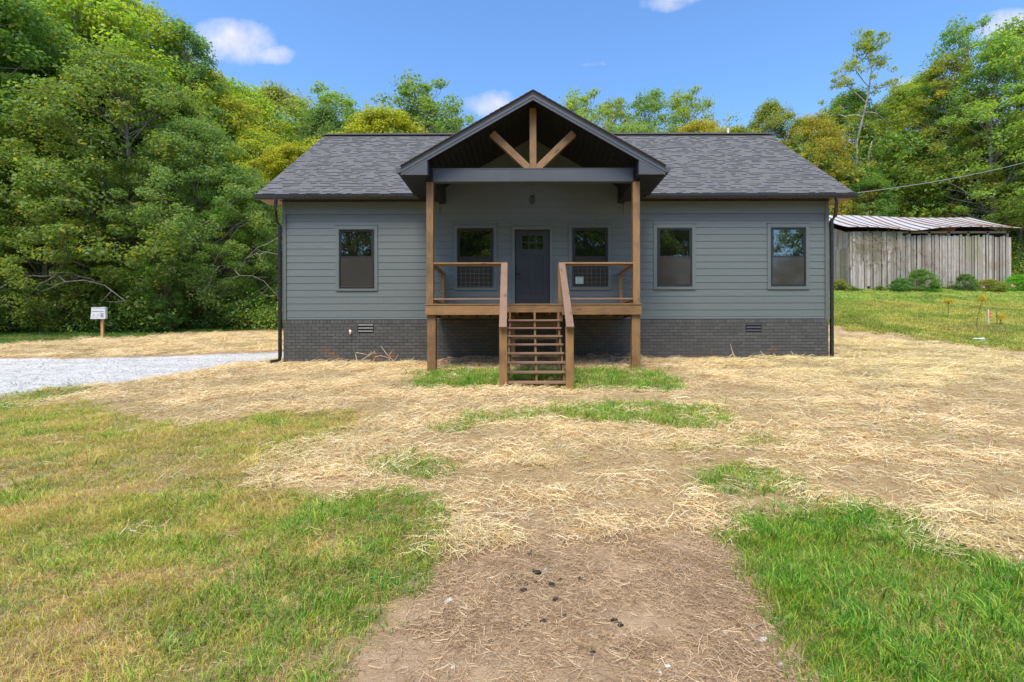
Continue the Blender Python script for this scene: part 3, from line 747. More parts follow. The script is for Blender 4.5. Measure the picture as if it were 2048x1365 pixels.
# ---- porch gable
def gz_(x): return GZA - GSL * abs(x - GXC)
porch_roof = MB()
for s in (-1, 1):
    e = GXC + s * GHW
    p = [(GXC, GZA), (e, gz_(e)), (e, gz_(e) - .035), (GXC, GZA - .035)]
    porch_roof.prism(p, YG - .02, 15.5, 'y')
pr = porch_roof.build('porch_roof', M_shedge, house)
rows_ = int(GHW / math.cos(math.atan(GSL)) / expo); an = math.atan(GSL); m = MB()
for s in (-1, 1):
    for k in range(rows_ + 2):
        d0 = GHW + .015 - k * expo * math.cos(an); d1 = max(d0 - (expo + .03) * math.cos(an), 0.0)
        if d0 < .02: break
        yy = YG - .035
        while yy < 15.3:
            L = random.choice((.16, .22, .3)); t_ = random.choice((.012, .02))
            b = len(m.v)
            z0_ = GZA - GSL * d0; z1_ = GZA - GSL * d1
            m.v += [(GXC + s * d0, yy, z0_), (GXC + s * d0, yy + L - .002, z0_), (GXC + s * d1, yy + L - .002, z1_), (GXC + s * d1, yy, z1_),
                    (GXC + s * d0, yy, z0_ + t_), (GXC + s * d0, yy + L - .002, z0_ + t_), (GXC + s * d1, yy + L - .002, z1_ + .004), (GXC + s * d1, yy, z1_ + .004)]
            m.f += [tuple(b + i for i in f2) for f2 in ((0, 3, 2, 1), (4, 5, 6, 7), (0, 1, 5, 4), (1, 2, 6, 5), (2, 3, 7, 6), (3, 0, 4, 7))]
            yy += L
tag(m.build('shingles', M_shingle, pr), kind='stuff')
def rake_layer(name, t0, t1, y0, y1, mat, hw=GHW, bev=.003):
    for s in (-1, 1):
        e = GXC + s * hw
        p = [(GXC, GZA - t0), (e, gz_(e) - t0), (e, gz_(e) - t1), (GXC, GZA - t1)]
        MB().prism(p if s > 0 else p[::-1], y0, y1).build(name, mat, house, bev)
rake_layer('drip_edge', .052, .064, YG - .012, YG + .05, M_fascia, GHW, 0)
rake_layer('rake_fascia', .066, .150, YG, YG + .03, M_fascia)
rake_layer('rake_trim', .153, .212, YG + .008, YG + .04, M_fascia)
# sloping porch ceiling of boards running front to back, split at the truss
ct = .185
nbp = 20
for s in (-1, 1):
    for i in range(nbp):
        d0 = i * 2.42 / nbp; d1 = (i + 1) * 2.42 / nbp
        p = [(GXC + s * (d0 + .005), GZA - ct - GSL * d0), (GXC + s * (d1 - .006), GZA - ct - GSL * (d1 - .006)), (GXC + s * (d1 - .006), GZA - ct + .02 - GSL * (d1 - .006)), (GXC + s * (d0 + .005), GZA - ct + .02 - GSL * d0)]
        MB().prism(p, YG + .04, YW + .03).build('ceiling_board', M_black, house)
    e = GXC + s * 2.5
    MB().prism([(GXC, GZA - .15), (e, GZA - .15 - GSL * 2.5), (e, GZA - .12 - GSL * 2.5), (GXC, GZA - .12)], YG + .05, YW + .03).build('ceiling_backing', M_black, house)
    MB().prism([(GXC, GZA - ct - .002), (e - s * .1, GZA - ct - .002 - GSL * 2.4), (e - s * .1, GZA - ct - .022 - GSL * 2.4), (GXC, GZA - ct - .022)], YF - .16, YF - .12).build('ceiling_strip', M_black, house)
# boxed eave returns
for s in (-1, 1):
    e = GXC + s * (GHW - .012); i_ = GXC + s * 2.362
    p = [(e, ZS), (i_, ZS), (i_, gz_(i_) - .21), (e, gz_(e) - .16)]
    MB().prism(p, YG + .012, YG + .035).build('eave_box_face', M_fascia, house, .002)
    MB().box(min(e, i_), max(e, i_), YG + .036, YW - .02, ZS - .002, ZS + .012).build('eave_soffit', M_black, house)
    MB().box(min(i_, i_ - s * .02), max(i_, i_ - s * .02), YG + .036, YW - .02, ZS - .002, gz_(i_) - .19).build('eave_box_side', M_black, house)
    MB().box(min(e, e + s * .012), max(e, e + s * .012), YG + .02, 13.2, ZS, gz_(e) - .05).build('eave_fascia', M_gutter, house)
    y0, y1 = YG + .005, 13.1
    xo = GXC + s * (GHW + .003); zt = gz_(xo) - .04
    prof = [(0, 0), (.008, 0), (.008, -.10), (.07, -.10), (.08, -.07), (.108, -.04), (.112, 0), (.118, .003), (.118, -.045), (.088, -.078), (.078, -.108), (0, -.108)]
    MB().prism([(xo + s * a, zt + b) for a, b in prof][::s], y0, y1).build('porch_gutter', M_gutter, house)
    cap = [(0, 0), (.118, 0), (.118, -.045), (.088, -.078), (.078, -.108), (0, -.108)]
    MB().prism([(xo + s * a, zt + b) for a, b in cap][::s], y0 - .006, y0).build('gutter_end_cap', M_fascia, house)
# beams
PXL, PXR = wx(860, YF), wx(1273.5, YF)
zb0 = wz(363.5, YF); zb1 = wz(338.5, YF)
MB().box(PXL + .03, PXR - .03, YF - .005, YF + .15, zb0, zb1).build('front_beam', M_fascia, house, .004)
MB().box(PXL + .03, PXR - .03, YF - .012, YF + .16, zb1, zb1 + .018).build('beam_cap', M_fascia, house)
for xc in (PXL, PXR):
    s = 1 if xc > GXC else -1
    z_t = gz_(GXC + 2.3) - .20
    MB().box(xc - .08, xc + .08, YF - .01, YW, zb0 - .004, z_t + .06).build('side_beam', M_black, house)
# king post and braces
kp = wx(1066.8, YF)
board('king_post', (kp, YF + .07, zb1 + .018), (kp, YF + .07, wz(216, YF)), .155, .14, M_wood, house, (1, 0, 0))
for s, (xa, ya), (xb, yb_) in ((-1, (985, 266), (1053.5, 332)), (1, (1148.5, 266), (1080.5, 332))):
    A = (wx(xa, YF), YF + .07, wz(ya, YF)); B = (wx(xb, YF), YF + .07, wz(yb_, YF))
    # brace cut to meet the beam and the king post
    d = Vector(B) - Vector(A); d.normalize(); nrm = Vector((d.z, 0, -d.x))
    if nrm.z < 0: nrm = -nrm
    hwid = .078; Av = Vector(A)
    zbot = zb1 + .019
    xk = kp + s * .079
    up = Av + nrm * hwid; lo = Av - nrm * hwid
    tu = (xk - up.x) / d.x; tl = (zbot - lo.z) / d.z
    P1 = up + d * tu; P2 = lo + d * tl
    poly = [(up.x, up.z), (P1.x, P1.z), (xk, zbot), (P2.x, P2.z), (lo.x, lo.z)]
    # local frame along the brace
    c0 = (Av + Vector(B)) / 2
    ang = math.atan2(d.z, d.x)
    lp = [((x - c0.x) * math.cos(ang) + (z - c0.z) * math.sin(ang), -(x - c0.x) * math.sin(ang) + (z - c0.z) * math.cos(ang)) for x, z in poly]
    me = MB().prism(lp, -.07, .07).mesh('brace'); me.materials.append(M_wood)
    o = link('brace', me, None, house, c0, (0, -ang, 0)); addbevel(o, .004)

# ---- porch deck, posts, rails
for (xc, xl) in ((PXL, wx(862.8, YF)), (PXR, wx(1272.2, YF))):
    board('porch_post', (xc, YF + .07, dk + .002), (xc, YF + .07, zb0 - .005), .158, .15, M_wood, house, (1, 0, 0), .006)
    gzb = float(tz(xl, YF))
    board('lower_post', (xl, YF + .09, gzb - .15), (xl, YF + .09, wz(630, YF)), .195, .185, M_wood, house, (1, 0, 0), .008)
FX0, FX1 = wx(850.5, 11.4), wx(1283.5, 11.4)
zf0 = wz(630, 11.4); zfm = wz(625.3, 11.4)
sx0, sx1 = wx(1014, 11.4), wx(1124, 11.4)
board('rim_board', (FX0, 11.42, (zf0 + dk - .03) / 2), (sx0, 11.42, (zf0 + dk - .03) / 2), dk - .03 - zf0, .038, M_wood, house, (0, 0, 1), .003)
board('rim_board', (sx1, 11.42, (zf0 + dk - .03) / 2), (FX1, 11.42, (zf0 + dk - .03) / 2), dk - .03 - zf0, .038, M_wood, house, (0, 0, 1), .003)
board('rim_board', (sx0 + .002, 11.418, (zfm + dk - .03) / 2), (sx1 - .002, 11.418, (zfm + dk - .03) / 2), dk - .03 - zfm, .038, M_wood, house, (0, 0, 1), .003)
for xs_ in (FX0 + .02, FX1 - .02):
    board('rim_board', (xs_, 11.44, (zf0 + dk - .03) / 2), (xs_, YW - .05, (zf0 + dk - .03) / 2), dk - .03 - zf0, .038, M_wood, house, (0, 0, 1), .003)
nd = 13; bw = (YW - .05 - 11.385) / nd
for i in range(nd):
    yc = 11.385 + (i + .5) * bw
    board('deck_board', (FX0 - .012, yc, dk - .013), (FX1 + .012, yc, dk - .013), bw - .005, .026, M_wood, house, (0, 1, 0), .003)
for i in range(13):
    xj = FX0 + .25 + i * (FX1 - FX0 - .5) / 12
    board('joist', (xj, 11.44, dk - .125), (xj, YW - .09, dk - .125), .19, .038, M_wood, house, (0, 0, 1), 0)
board('ledger', (FX0 + .04, YW - .07, dk - .125), (FX1 - .04, YW - .07, dk - .125), .19, .038, M_wood, house, (0, 0, 1), 0)
# front rails
rzt = wz(526.8, YF)
stl, strx = wx(1009, YF), wx(1124, YF)
def rail_run(name_t, p0, p1, parent=house):
    d = Vector(p1) - Vector(p0)
    sd_ = (0, 1, 0) if abs(d.x) > abs(d.y) else (1, 0, 0)
    zt = rzt; 
    board('top_rail', (p0[0], p0[1], zt), (p1[0], p1[1], zt), .14, .04, M_wood, parent, sd_)
    board('rail_underside', (p0[0], p0[1], zt - .04), (p1[0], p1[1], zt - .04), .05, .036, M_woodg, parent, sd_, 0)
    zbr = wz(598.3, YF)
    board('bottom_rail', (p0[0], p0[1], zbr), (p1[0], p1[1], zbr), .12, .038, M_woodg, parent, sd_)
    # welded wire panel
    m = MB(); za, zb_ = zbr + .02, zt - .055; sp = .1035
    P0 = Vector((p0[0], p0[1], 0)); L = d.length; u = d.normalized()
    n = int(L / sp)
    for i in range(n + 1):
        q_ = P0 + u * (i * sp + (L - n * sp) / 2); m.tube([(q_.x, q_.y, za), (q_.x, q_.y, zb_)], .0027, 4, False)
    zz_ = za + .06
    while zz_ < zb_:
        a = P0; b = P0 + u * L; m.tube([(a.x, a.y, zz_), (b.x, b.y, zz_)], .0027, 4, False); zz_ += sp * .995
    o = m.build('wire_panel', M_wire, parent); tag(o, kind='stuff')
yr = YF + .07
rail_run('l', (PXL + .08, yr, 0), (stl - .06, yr, 0)); rail_run('r', (strx + .06, yr, 0), (PXR - .08, yr, 0))
bx_l, bx_r = wx(886, 13.2), wx(1242, 13.2)
rail_run('ls', (bx_l, yr + .08, 0), (bx_l, 13.28, 0)); rail_run('rs', (bx_r, yr + .08, 0), (bx_r, 13.28, 0))
for bx_ in (bx_l, bx_r):
    board('rail_post', (bx_, 13.2, dk), (bx_, 13.2, rzt - .022), .09, .09, M_wood, house, (1, 0, 0))
# ---- stairs
stairs = MB()
ztr = lambda k: 2.033 - .179 * k
ytr = lambda k: 11.2 - .254 * k
def stringer(x, w_):
    pts = [(11.40, 2.20), (11.40, 1.80)]
    low = [(ytr(7) + .30, .58), (ytr(7) + .03, .58)]
    poly = pts + low
    for k in range(7, -1, -1):
        poly += [(ytr(k) + .03, ztr(k) - .042), (ytr(k) + .03 + .254, ztr(k) - .042)]
    poly += [(ytr(0) + .1, 2.20)]
    # last two points: make it run up under the rim
    poly = poly[:-2] + [(ytr(0) + .03, ztr(0) - .042), (ytr(0) + .03, 2.20)]
    seen = []; [seen.append(p) for p in poly if p not in seen]
    return MB().prism(seen, x - w_ / 2, x + w_ / 2, 'x')
flight = stringer(-.315, .042).build('porch_stairs', M_wood, house, .002)
for xs_ in (.242, .775): stringer(xs_, .042).build('stringer', M_wood, flight, .002)
for k in range(8):
    board('tread', (-.352, ytr(k) + .14, ztr(k) - .02), (.822, ytr(k) + .14, ztr(k) - .02), .28, .04, M_woodg, flight, (0, 1, 0), .004)
for z_a, z_b in ((1.905, 1.992), (1.592, 1.648), (1.165, 1.235)):
    board('cross_board', (-.30, 11.9, (z_a + z_b) / 2), (.80, 11.9, (z_a + z_b) / 2), z_b - z_a, .038, M_wood, flight, (0, 0, 1), 0)
for xs_ in (-.26, .82): board('back_post', (xs_, 11.97, .7), (xs_, 11.97, 2.15), .09, .09, M_wood, flight, (1, 0, 0), 0)
# newels and hand rails
nl = [(wx(1006.5, 9.42), wx(1009, YF), -.448), (wx(1139.3, 9.42), wx(1124, YF), .872)]
for (xb_, xt_, xm_) in nl:
    yb2 = 9.46
    board('newel_post', (xb_, yb2, float(tz(xb_, yb2)) - .1), (xb_, yb2, 1.83), .148, .14, M_wood, flight, (1, 0, 0), .006)
    top = (xt_ + (.0 if xt_ < 0 else -.03), YF + .06, 2.03)
    board('newel_post', (xt_ + (.0 if xt_ < 0 else -.035), YF + .06, 2.0), (xt_ + (.0 if xt_ < 0 else -.035), YF + .06, rzt - .015), .10, .13, M_wood, flight, (1, 0, 0), .006)
    A = (xb_, 9.30, 1.80); B = (xt_, YF + .03, rzt + .005)
    board('hand_rail', A, B, .146, .042, M_woodg, flight, (1, 0, 0), .005)
    board('rail_underside', (xb_, 9.5, 1.80 + .2 * .715 - .06), (xt_, YF + .0, rzt - .075), .038, .085, M_wood, flight, (1, 0, 0), .003)

# ---- lantern hanging from the porch ceiling
LY = 12.3; lx_ = wx(1065, LY); lz = wz(397, LY); k = LY / F
lan = empty('pendant_lantern', (lx_, LY, lz - .14), 'small black caged lantern hanging from the porch ceiling above the door', 'lantern')
MB().tube([(lx_, LY, lz + .14), (lx_, LY, GZA - ct - .005)], .004, 6).build('rod', M_blackm, lan)
m = MB(); r_ = .075
for i in range(6):
    a = 2 * math.pi * i / 6; x_, y_ = lx_ + r_ * math.cos(a), LY + r_ * math.sin(a)
    m.tube([(x_, y_, lz - .10), (x_, y_, lz + .06), (lx_ + .03 * math.cos(a), LY + .03 * math.sin(a), lz + .12)], .004, 5)
for zz_ in (-.10, -.03, .06):
    m.tube([(lx_ + r_ * math.cos(a), LY + r_ * math.sin(a), lz + zz_) for a in np.linspace(0, 2 * math.pi, 17)], .004, 5)
m.build('cage', M_blackm, lan)
MB().tube([(lx_, LY, lz + .05), (lx_, LY, lz + .14)], [.045, .02], 10).build('cap', M_blackm, lan)
MB().tube([(lx_, LY, lz - .145), (lx_, LY, lz - .10)], [.035, .045], 10).build('base', M_blackm, lan)
def b_lg(t):
    a = t.n('ShaderNodeBsdfTransparent', {'Color': (.8, .8, .75, 1)}); b = t.n('ShaderNodeBsdfGlossy', {'Roughness': .1})
    return t.n('ShaderNodeMixShader', {0: .12, 1: a.outputs[0], 2: b.outputs[0]}).outputs[0]
MB().tube([(lx_, LY, lz - .10), (lx_, LY, lz + .05)], .055, 12).build('glass_cylinder', material('lantern_glass', b_lg), lan)
pp = win_rect(1151, 1167, 554.5, 568.5)
o = MB().box(pp[0], pp[1], YW - .031, YW - .029, pp[2], pp[3]).build('paper_notice', M_paper)
tag(o, 'small pale green paper stuck in the lower corner of the window right of the door', 'paper notice')

# ---------------------------------------------------------------- barn on the rise to the right
BY = 30.0; bx0, bx1 = wx(1700, BY), wx(2021, BY); BD = 6.4
def bz(x, y): return float(tz(x, y))
barn = empty('barn', ((bx0 + bx1) / 2, BY + BD / 2, bz((bx0 + bx1) / 2, BY)), 'long grey weathered barn of vertical boards under a rusty tin roof', 'barn')
ze0, ze1 = wz(461, BY), wz(463, BY)
random.seed(21)
x = bx0; i = 0
MB().box(bx0 + .1, bx1 - .1, BY + .25, BY + .3, 3.4, wz(486, BY)).build('shade_backing', M_wrap, barn)  # dark sheet added behind the boards as the shade inside the barn
while x < bx1 - .05:
    wd = random.uniform(.13, .21); t = (x - bx0) / (bx1 - bx0)
    px_ = PX + (x + wd / 2) / BY * F
    gz1 = bz(x, BY)
    base = gz1 + random.choice((-.1, -.1, -.1, 0, .12, .2 if t < .2 else 0))
    if px_ < 1805: top = ze0 - .16 + random.uniform(-.03, .02)
    else: top = wz(471.5 + 3.5 * (px_ - 1805) / 215, BY) + random.uniform(-.07, .05)
    th = .025; y_ = BY + random.uniform(-.035, .035)
    if px_ < 1805 and random.random() < .9:      # patched rows on the left: an overlapping lower course
        cut = wz(535 if px_ < 1725 else (525 if px_ < 1770 else 504), BY) + random.uniform(-.04, .04)
        board('wall_board', (x + wd / 2, y_ - .02, base), (x + wd / 2, y_ - .02, cut), wd - random.choice((.015, .035)), th, M_barn, barn, (1, 0, 0), 0)
        board('wall_board', (x + wd / 2, y_ + .02, cut - .1), (x + wd / 2, y_ + .02, top), wd - random.choice((.012, .03)), th, M_barn, barn, (1, 0, 0), 0)
    else:
        o = board('wall_board', (x + wd / 2, y_, base), (x + wd / 2 + random.uniform(-.02, .02), y_, top), wd - random.uniform(.012, .045), th, M_barn, barn, (1, 0, 0), 0)
    x += wd
y = BY + .05
while y < BY + BD:                     # left end wall
    wd = random.uniform(.14, .22); t = (y - BY) / BD
    top = ze0 - .2 + 1.35 * min(1, 2 * t if t < .5 else 2 * (1 - t))
    cut = wz(495, BY) + .12 * t
    board('wall_board', (bx0 - .01, y + wd / 2, bz(bx0, y) - .3), (bx0 - .01, y + wd / 2, cut), wd - .014, .025, M_barn, barn, (0, 1, 0), 0)
    board('wall_board', (bx0 + .015, y + wd / 2, cut - .08), (bx0 + .015, y + wd / 2, top), wd - .012, .025, M_barn, barn, (0, 1, 0), 0)
    y += wd
m = MB()
for xx in np.linspace(bx0 + .1, bx1 - .1, 9): m.box(xx - .07, xx + .07, BY + .06, BY + .2, bz(xx, BY) - .2, ze0 - .12)
m.box(bx0, bx1, BY + .06, BY + .18, ze0 - .22, ze0 - .10)
m.prism([(BY + .2, 4.), (BY + BD, 4.), (BY + BD, ze0 - .2), (BY + BD / 2, ze0 + 1.05), (BY + .2, ze0 - .12)], bx1 - .06, bx1 - .02, 'x').box(bx0, bx1, BY + BD - .1, BY + BD, 4, ze0 - .2)
m.build('frame_timber', M_barn, barn)
npan = 17; ry = BY + BD / 2
zridge = wz(435.5, ry)
rl, rr = bx0 - .35, bx1 + .42
for i in range(npan):
    a = rl + (rr - rl) * i / npan; b = rl + (rr - rl) * (i + 1) / npan; c = (a + b) / 2; w_ = b - a + .03
    mm = MB(); nseg = 5; ny_ = 8
    for jj in range(ny_ + 1):
        t = jj / ny_
        for kk in range(nseg + 1):
            u = (kk / nseg - .5) * w_; X = c + u; tt = (X - rl) / (rr - rl)
            zr_ = zridge + .10 * (1 - tt) - .09 * tt + .04 * math.sin(tt * 7)
            ze_ = wz(460, BY) + .06 * math.sin(tt * 9 + 1) - .10 * math.exp(-((tt - .38) / .10) ** 2) + .05 * math.exp(-((tt - .55) / .1) ** 2)
            yy = (BY - .35) + t * (ry - BY + .35)
            zz_ = ze_ + (zr_ - ze_) * (t ** 1.12)
            if X > bx1 - .3: zz_ += 0
            mm.v.append((u, yy - ry, zz_ + (.004 if kk in (0, nseg) else 0) + .003 * (kk % 2)))
    for jj in range(ny_):
        for kk in range(nseg):
            p = jj * (nseg + 1) + kk; mm.f.append((p, p + 1, p + nseg + 2, p + nseg + 1))
    if i:
        X = a; tt = (X - rl) / (rr - rl); zr_ = zridge + .10 * (1 - tt) - .09 * tt + .04 * math.sin(tt * 7)
        ze_ = wz(460, BY) + .06 * math.sin(tt * 9 + 1) - .10 * math.exp(-((tt - .38) / .10) ** 2) + .05 * math.exp(-((tt - .55) / .1) ** 2)
        MB().tube([(X, (BY - .35) + t * (ry - BY + .35), ze_ + (zr_ - ze_) * (t ** 1.12) + .02) for t in np.linspace(0, 1, 9)], random.choice((.022, .035, .045)), 5).build('roof_seam', M_rust, barn)
    me = mm.mesh('roof_sheet'); me.materials.append(M_tin)
    o = link('roof_sheet', me, None, barn, (c, ry, 0))
    sm = o.modifiers.new('thickness', 'SOLIDIFY'); sm.thickness = .012
mm = MB(); mm.poly([(rl, ry, zridge), (rr, ry, zridge - .1), (rr, BY + BD + .3, ze0), (rl, BY + BD + .3, ze0)]); mm.build('rear_roof', M_tin, barn)

# ---------------------------------------------------------------- trees
def rnd(n, a=0., b=1.): return rng.uniform(a, b, n)
def leaves(cent, rad, n, size, flat=.6, droop=.3):
    """cent: clump centres (k,3), rad (k,), n leaves per clump -> quads"""
    k = len(cent); N = k * n
    c = np.repeat(cent, n, 0); r = np.repeat(rad, n)
    d = rng.normal(size=(N, 3)); d /= np.linalg.norm(d, axis=1, keepdims=True) + 1e-9
    rr_ = rnd(N) ** .45
    p = c + d * (r * rr_)[:, None] * np.array([1, 1, flat])
    nrm = d * .9 + np.array([0, 0, .9]) + rng.normal(size=(N, 3)) * .75
    nrm /= np.linalg.norm(nrm, axis=1, keepdims=True) + 1e-9
    t = rng.normal(size=(N, 3)); t[:, 2] -= droop; t -= nrm * (t * nrm).sum(1, keepdims=True); t /= np.linalg.norm(t, axis=1, keepdims=True) + 1e-9
    b = np.cross(nrm, t)
    L = (size * rnd(N, .45, 1.5))[:, None]; W = L * .58
    v = np.stack([p - t * L * .5, p + b * W * .5 - t * L * .05, p + t * L * .5 - nrm * L * .15, p - b * W * .5 - t * L * .05], 1).reshape(-1, 3)
    return v, np.arange(N * 4).reshape(-1, 4)
def branch_tube(m, a, b, r0, r1, sag, n=4):
    a = Vector(a); b = Vector(b); pts = []
    for i in range(n + 1):
        t = i / n; p = a.lerp(b, t); p.z += sag * 4 * t * (1 - t); p += Vector((random.uniform(-1, 1), random.uniform(-1, 1), random.uniform(-1, 1))) * (.05 * (b - a).length * (0 < i < n))
        pts.append(p)
    m.tube(pts, [r0 + (r1 - r0) * i / n for i in range(n + 1)], 4, False); return pts
def proto(seed, H, RAD, base, nclump, nleaf, lsize, crad, lobes=.35, top=1.0, core=.25, trunk_r=.18, spire=0.0, flat=.6, lean=0., hollow=.45, tbase=None):
    global rng
    rng = np.random.default_rng(seed); random.seed(seed)
    th = rnd(nclump, 0, 2 * np.pi); u = rnd(nclump)
    u = u ** .85; z = base + (H - base) * u
    env = np.sin(np.pi * np.clip(.10 + .86 * u, 0, 1) ** (.75 + spire)) ** .7
    env = env * (1 + lobes * (2 * vnoise(th * 1.3 + 50, u * 4 + seed, seed) - 1) + lobes * .6 * (2 * vnoise(th * 3.1 + 9, u * 9 + seed, seed + 5) - 1))
    rad = RAD * env * (hollow + (1 - hollow) * np.sqrt(rnd(nclump)))
    cx = rad * np.cos(th) + lean * u; cy = rad * np.sin(th)
    z = z + lobes * 1.2 * (vnoise(cx * .5 + 20, cy * .5 + 20, seed + 9) - .5)
    cent = np.stack([cx, cy, z], 1)
    v, q = leaves(cent, crad * rnd(nclump, .6, 1.35), nleaf, lsize, flat)
    crown = np_mesh('crown', v, q)
    crown.materials.append(M_leaf)
    m = MB(); tp = []
    for i in range(9):
        t = i / 8; tp.append(Vector((lean * t + .25 * math.sin(t * 5 + seed) * t, .22 * math.cos(t * 4 + seed) * t, -.4 + t * (H * .9 + .4))))
    m.tube(tp, [trunk_r * (1 - .82 * i / 8) * (1.25 if i == 0 else 1) for i in range(9)], 8)
    order = rng.permutation(nclump)[:min(nclump, 150)]
    for i in order:
        c = cent[i]; t = max(.08, min(.93, (c[2] - .28 * math.hypot(c[0], c[1]) - .6) / (H * .9)))
        f = t * 8; k = int(f); a = tp[k].lerp(tp[min(k + 1, 8)], f - k)
        branch_tube(m, a, c, trunk_r * .30 * (1 - t * .6), .010, -.04 * math.hypot(c[0], c[1]))
    tm = m.mesh('trunk'); tm.polygons.foreach_set('use_smooth', [True] * len(tm.polygons)); tm.materials.append(M_bark)
    return crown, tm, H
PR = {
 'edge':   proto(1, 13.0, 4.3, .3, 430, 210, .135, .72, .40, trunk_r=.22, hollow=.60),
 'edge2':  proto(2, 12.0, 4.0, .2, 400, 210, .118, .65, .50, trunk_r=.20, hollow=.62),
 'round':  proto(3, 14.0, 4.2, 2.8, 330, 190, .15, .78, .38, trunk_r=.22, hollow=.6),
 'maple':  proto(4, 9.5, 3.0, 1.6, 230, 200, .11, .55, .30, trunk_r=.15, hollow=.68, flat=.5),
 'poplar': proto(5, 15.0, 2.6, 3.0, 210, 110, .125, .55, .45, trunk_r=.15, spire=-.15, hollow=.35),
 'airy':   proto(6, 14.0, 3.2, 5.0, 120, 100, .13, .55, .6, trunk_r=.13, hollow=.4),
 'shrub':  proto(8, 2.4, 1.5, .0, 110, 130, .09, .36, .45, trunk_r=.04, hollow=.55),
}
def skeletal():
    """tall thin tree with a bare pale trunk and a broken crown, modelled after the one standing out on the right"""
    global rng
    rng = np.random.default_rng(77); random.seed(77)
    m = MB(); H = 20.0
    tp = [Vector(p) for p in ((0, 0, -.5), (-.25, 0, 2.5), (-.2, .1, 5), (.1, 0, 8), (.15, .1, 10.5), (.6, 0, 12.6), (1.15, .1, 14.6), (1.35, 0, 16.6), (1.0, 0, 18.6))]
    m.tube(tp, [.20, .17, .145, .125, .11, .09, .065, .04, .02], 8)
    cl = []
    def limb(a, b, r, n=7, spread=1.0):
        pts = branch_tube(m, a, b, r, .015, .3, 5)
        for i in range(n):
            t = random.uniform(.4, 1.05); j = min(int(t * 5), 4); p = pts[j].lerp(pts[j + 1], min(1, t * 5 - j))
            e = p + Vector((random.gauss(0, .55), random.gauss(0, .55), random.gauss(.15, .4))) * spread
            branch_tube(m, p, e, .018, .006, 0, 2); cl.append(tuple(e))
    for (t, ex, ey, ez, r, n, sp) in ((5.0, -3.1, .3, 12.6, .09, 13, 1.1), (4.6, -2.2, -.5, 11.0, .07, 9, 1), (5.2, 3.0, .2, 12.2, .08, 11, 1.1), (4.7, 2.4, .8, 10.8, .06, 8, 1), (5.6, -1.4, .3, 15.6, .06, 10, 1), (6.0, 3.0, -.3, 15.0, .05, 10, .9), (6.3, -.6, .2, 17.0, .05, 9, .9),
                                      (6.8, 2.5, .2, 17.2, .04, 10, .8), (7.2, .4, .2, 18.9, .04, 12, .8), (7.4, 1.9, 0, 19.0, .03, 11, .7), (4.0, -2.6, .4, 10.0, .05, 5, .8), (7.7, 1.2, 0, 19.6, .03, 8, .6)):
        k = int(t); a = tp[k].lerp(tp[min(k + 1, 8)], t - k); limb(a, (ex, ey, ez), r, n, sp)
    branch_tube(m, (-.2, .1, 5.5), (-1.3, .2, 10.2), .10, .03, .5, 5); branch_tube(m, (-.25, 0, 3), (.8, 0, 4.6), .04, .01, 0, 3)
    cl = np.array(cl)
    v, q = leaves(cl, rnd(len(cl), .35, .65), 75, .15, .55)
    cm = np_mesh('crown', v, q); cm.materials.append(M_leaf)
    tm = m.mesh('trunk'); tm.polygons.foreach_set('use_smooth', [True] * len(tm.polygons)); tm.materials.append(M_bark)
    return cm, tm, H
PR['bare'] = skeletal()
GREEN = {k_: tuple(min(.9, 2.55 * c_) for c_ in v_) for k_, v_ in {'mid': (.072, .112, .032), 'dark': (.060, .104, .030), 'blue': (.080, .118, .048), 'lime': (.135, .165, .030), 'gold': (.165, .160, .020), 'olive': (.110, .125, .030), 'pale': (.105, .140, .045), 'rust': (.140, .125, .030), 'fresh': (.070, .145, .018)}.items()}
def tree(kind, px, D, toppy, wscale, col, label, yellow=0.0, rot=None, group='trees on the wooded edge around the house', zbase=None, name='tree', cat='tree'):
    cm, tm, H = PR[kind]; x = wx(px, D); y = D
    zb = float(tz(x, y)) if zbase is None else zbase
    zt = wz(toppy, D); s = (zt - zb) / H
    t = empty(name, (x, y, zb - .05), label, cat, group)
    rz_ = random.uniform(0, 6.28) if rot is None else rot
    for nm, me in (('trunk', tm), ('crown', cm)):
        o = bpy.data.objects.new(nm, me); COL.objects.link(o)
        o.location = (x, y, zb - .05); o.rotation_euler = (0, 0, rz_); o.scale = (s * wscale, s * wscale, s); attach(o, t)
        if nm == 'crown': o.color = (*[c * random.uniform(.88, 1.12) for c in GREEN[col]], yellow); o['kind'] = 'stuff'
    return t
random.seed(99)
G1 = 'trees along the left edge of the yard'; G2 = 'trees on the hill behind the house'; G3 = 'trees behind the barn'
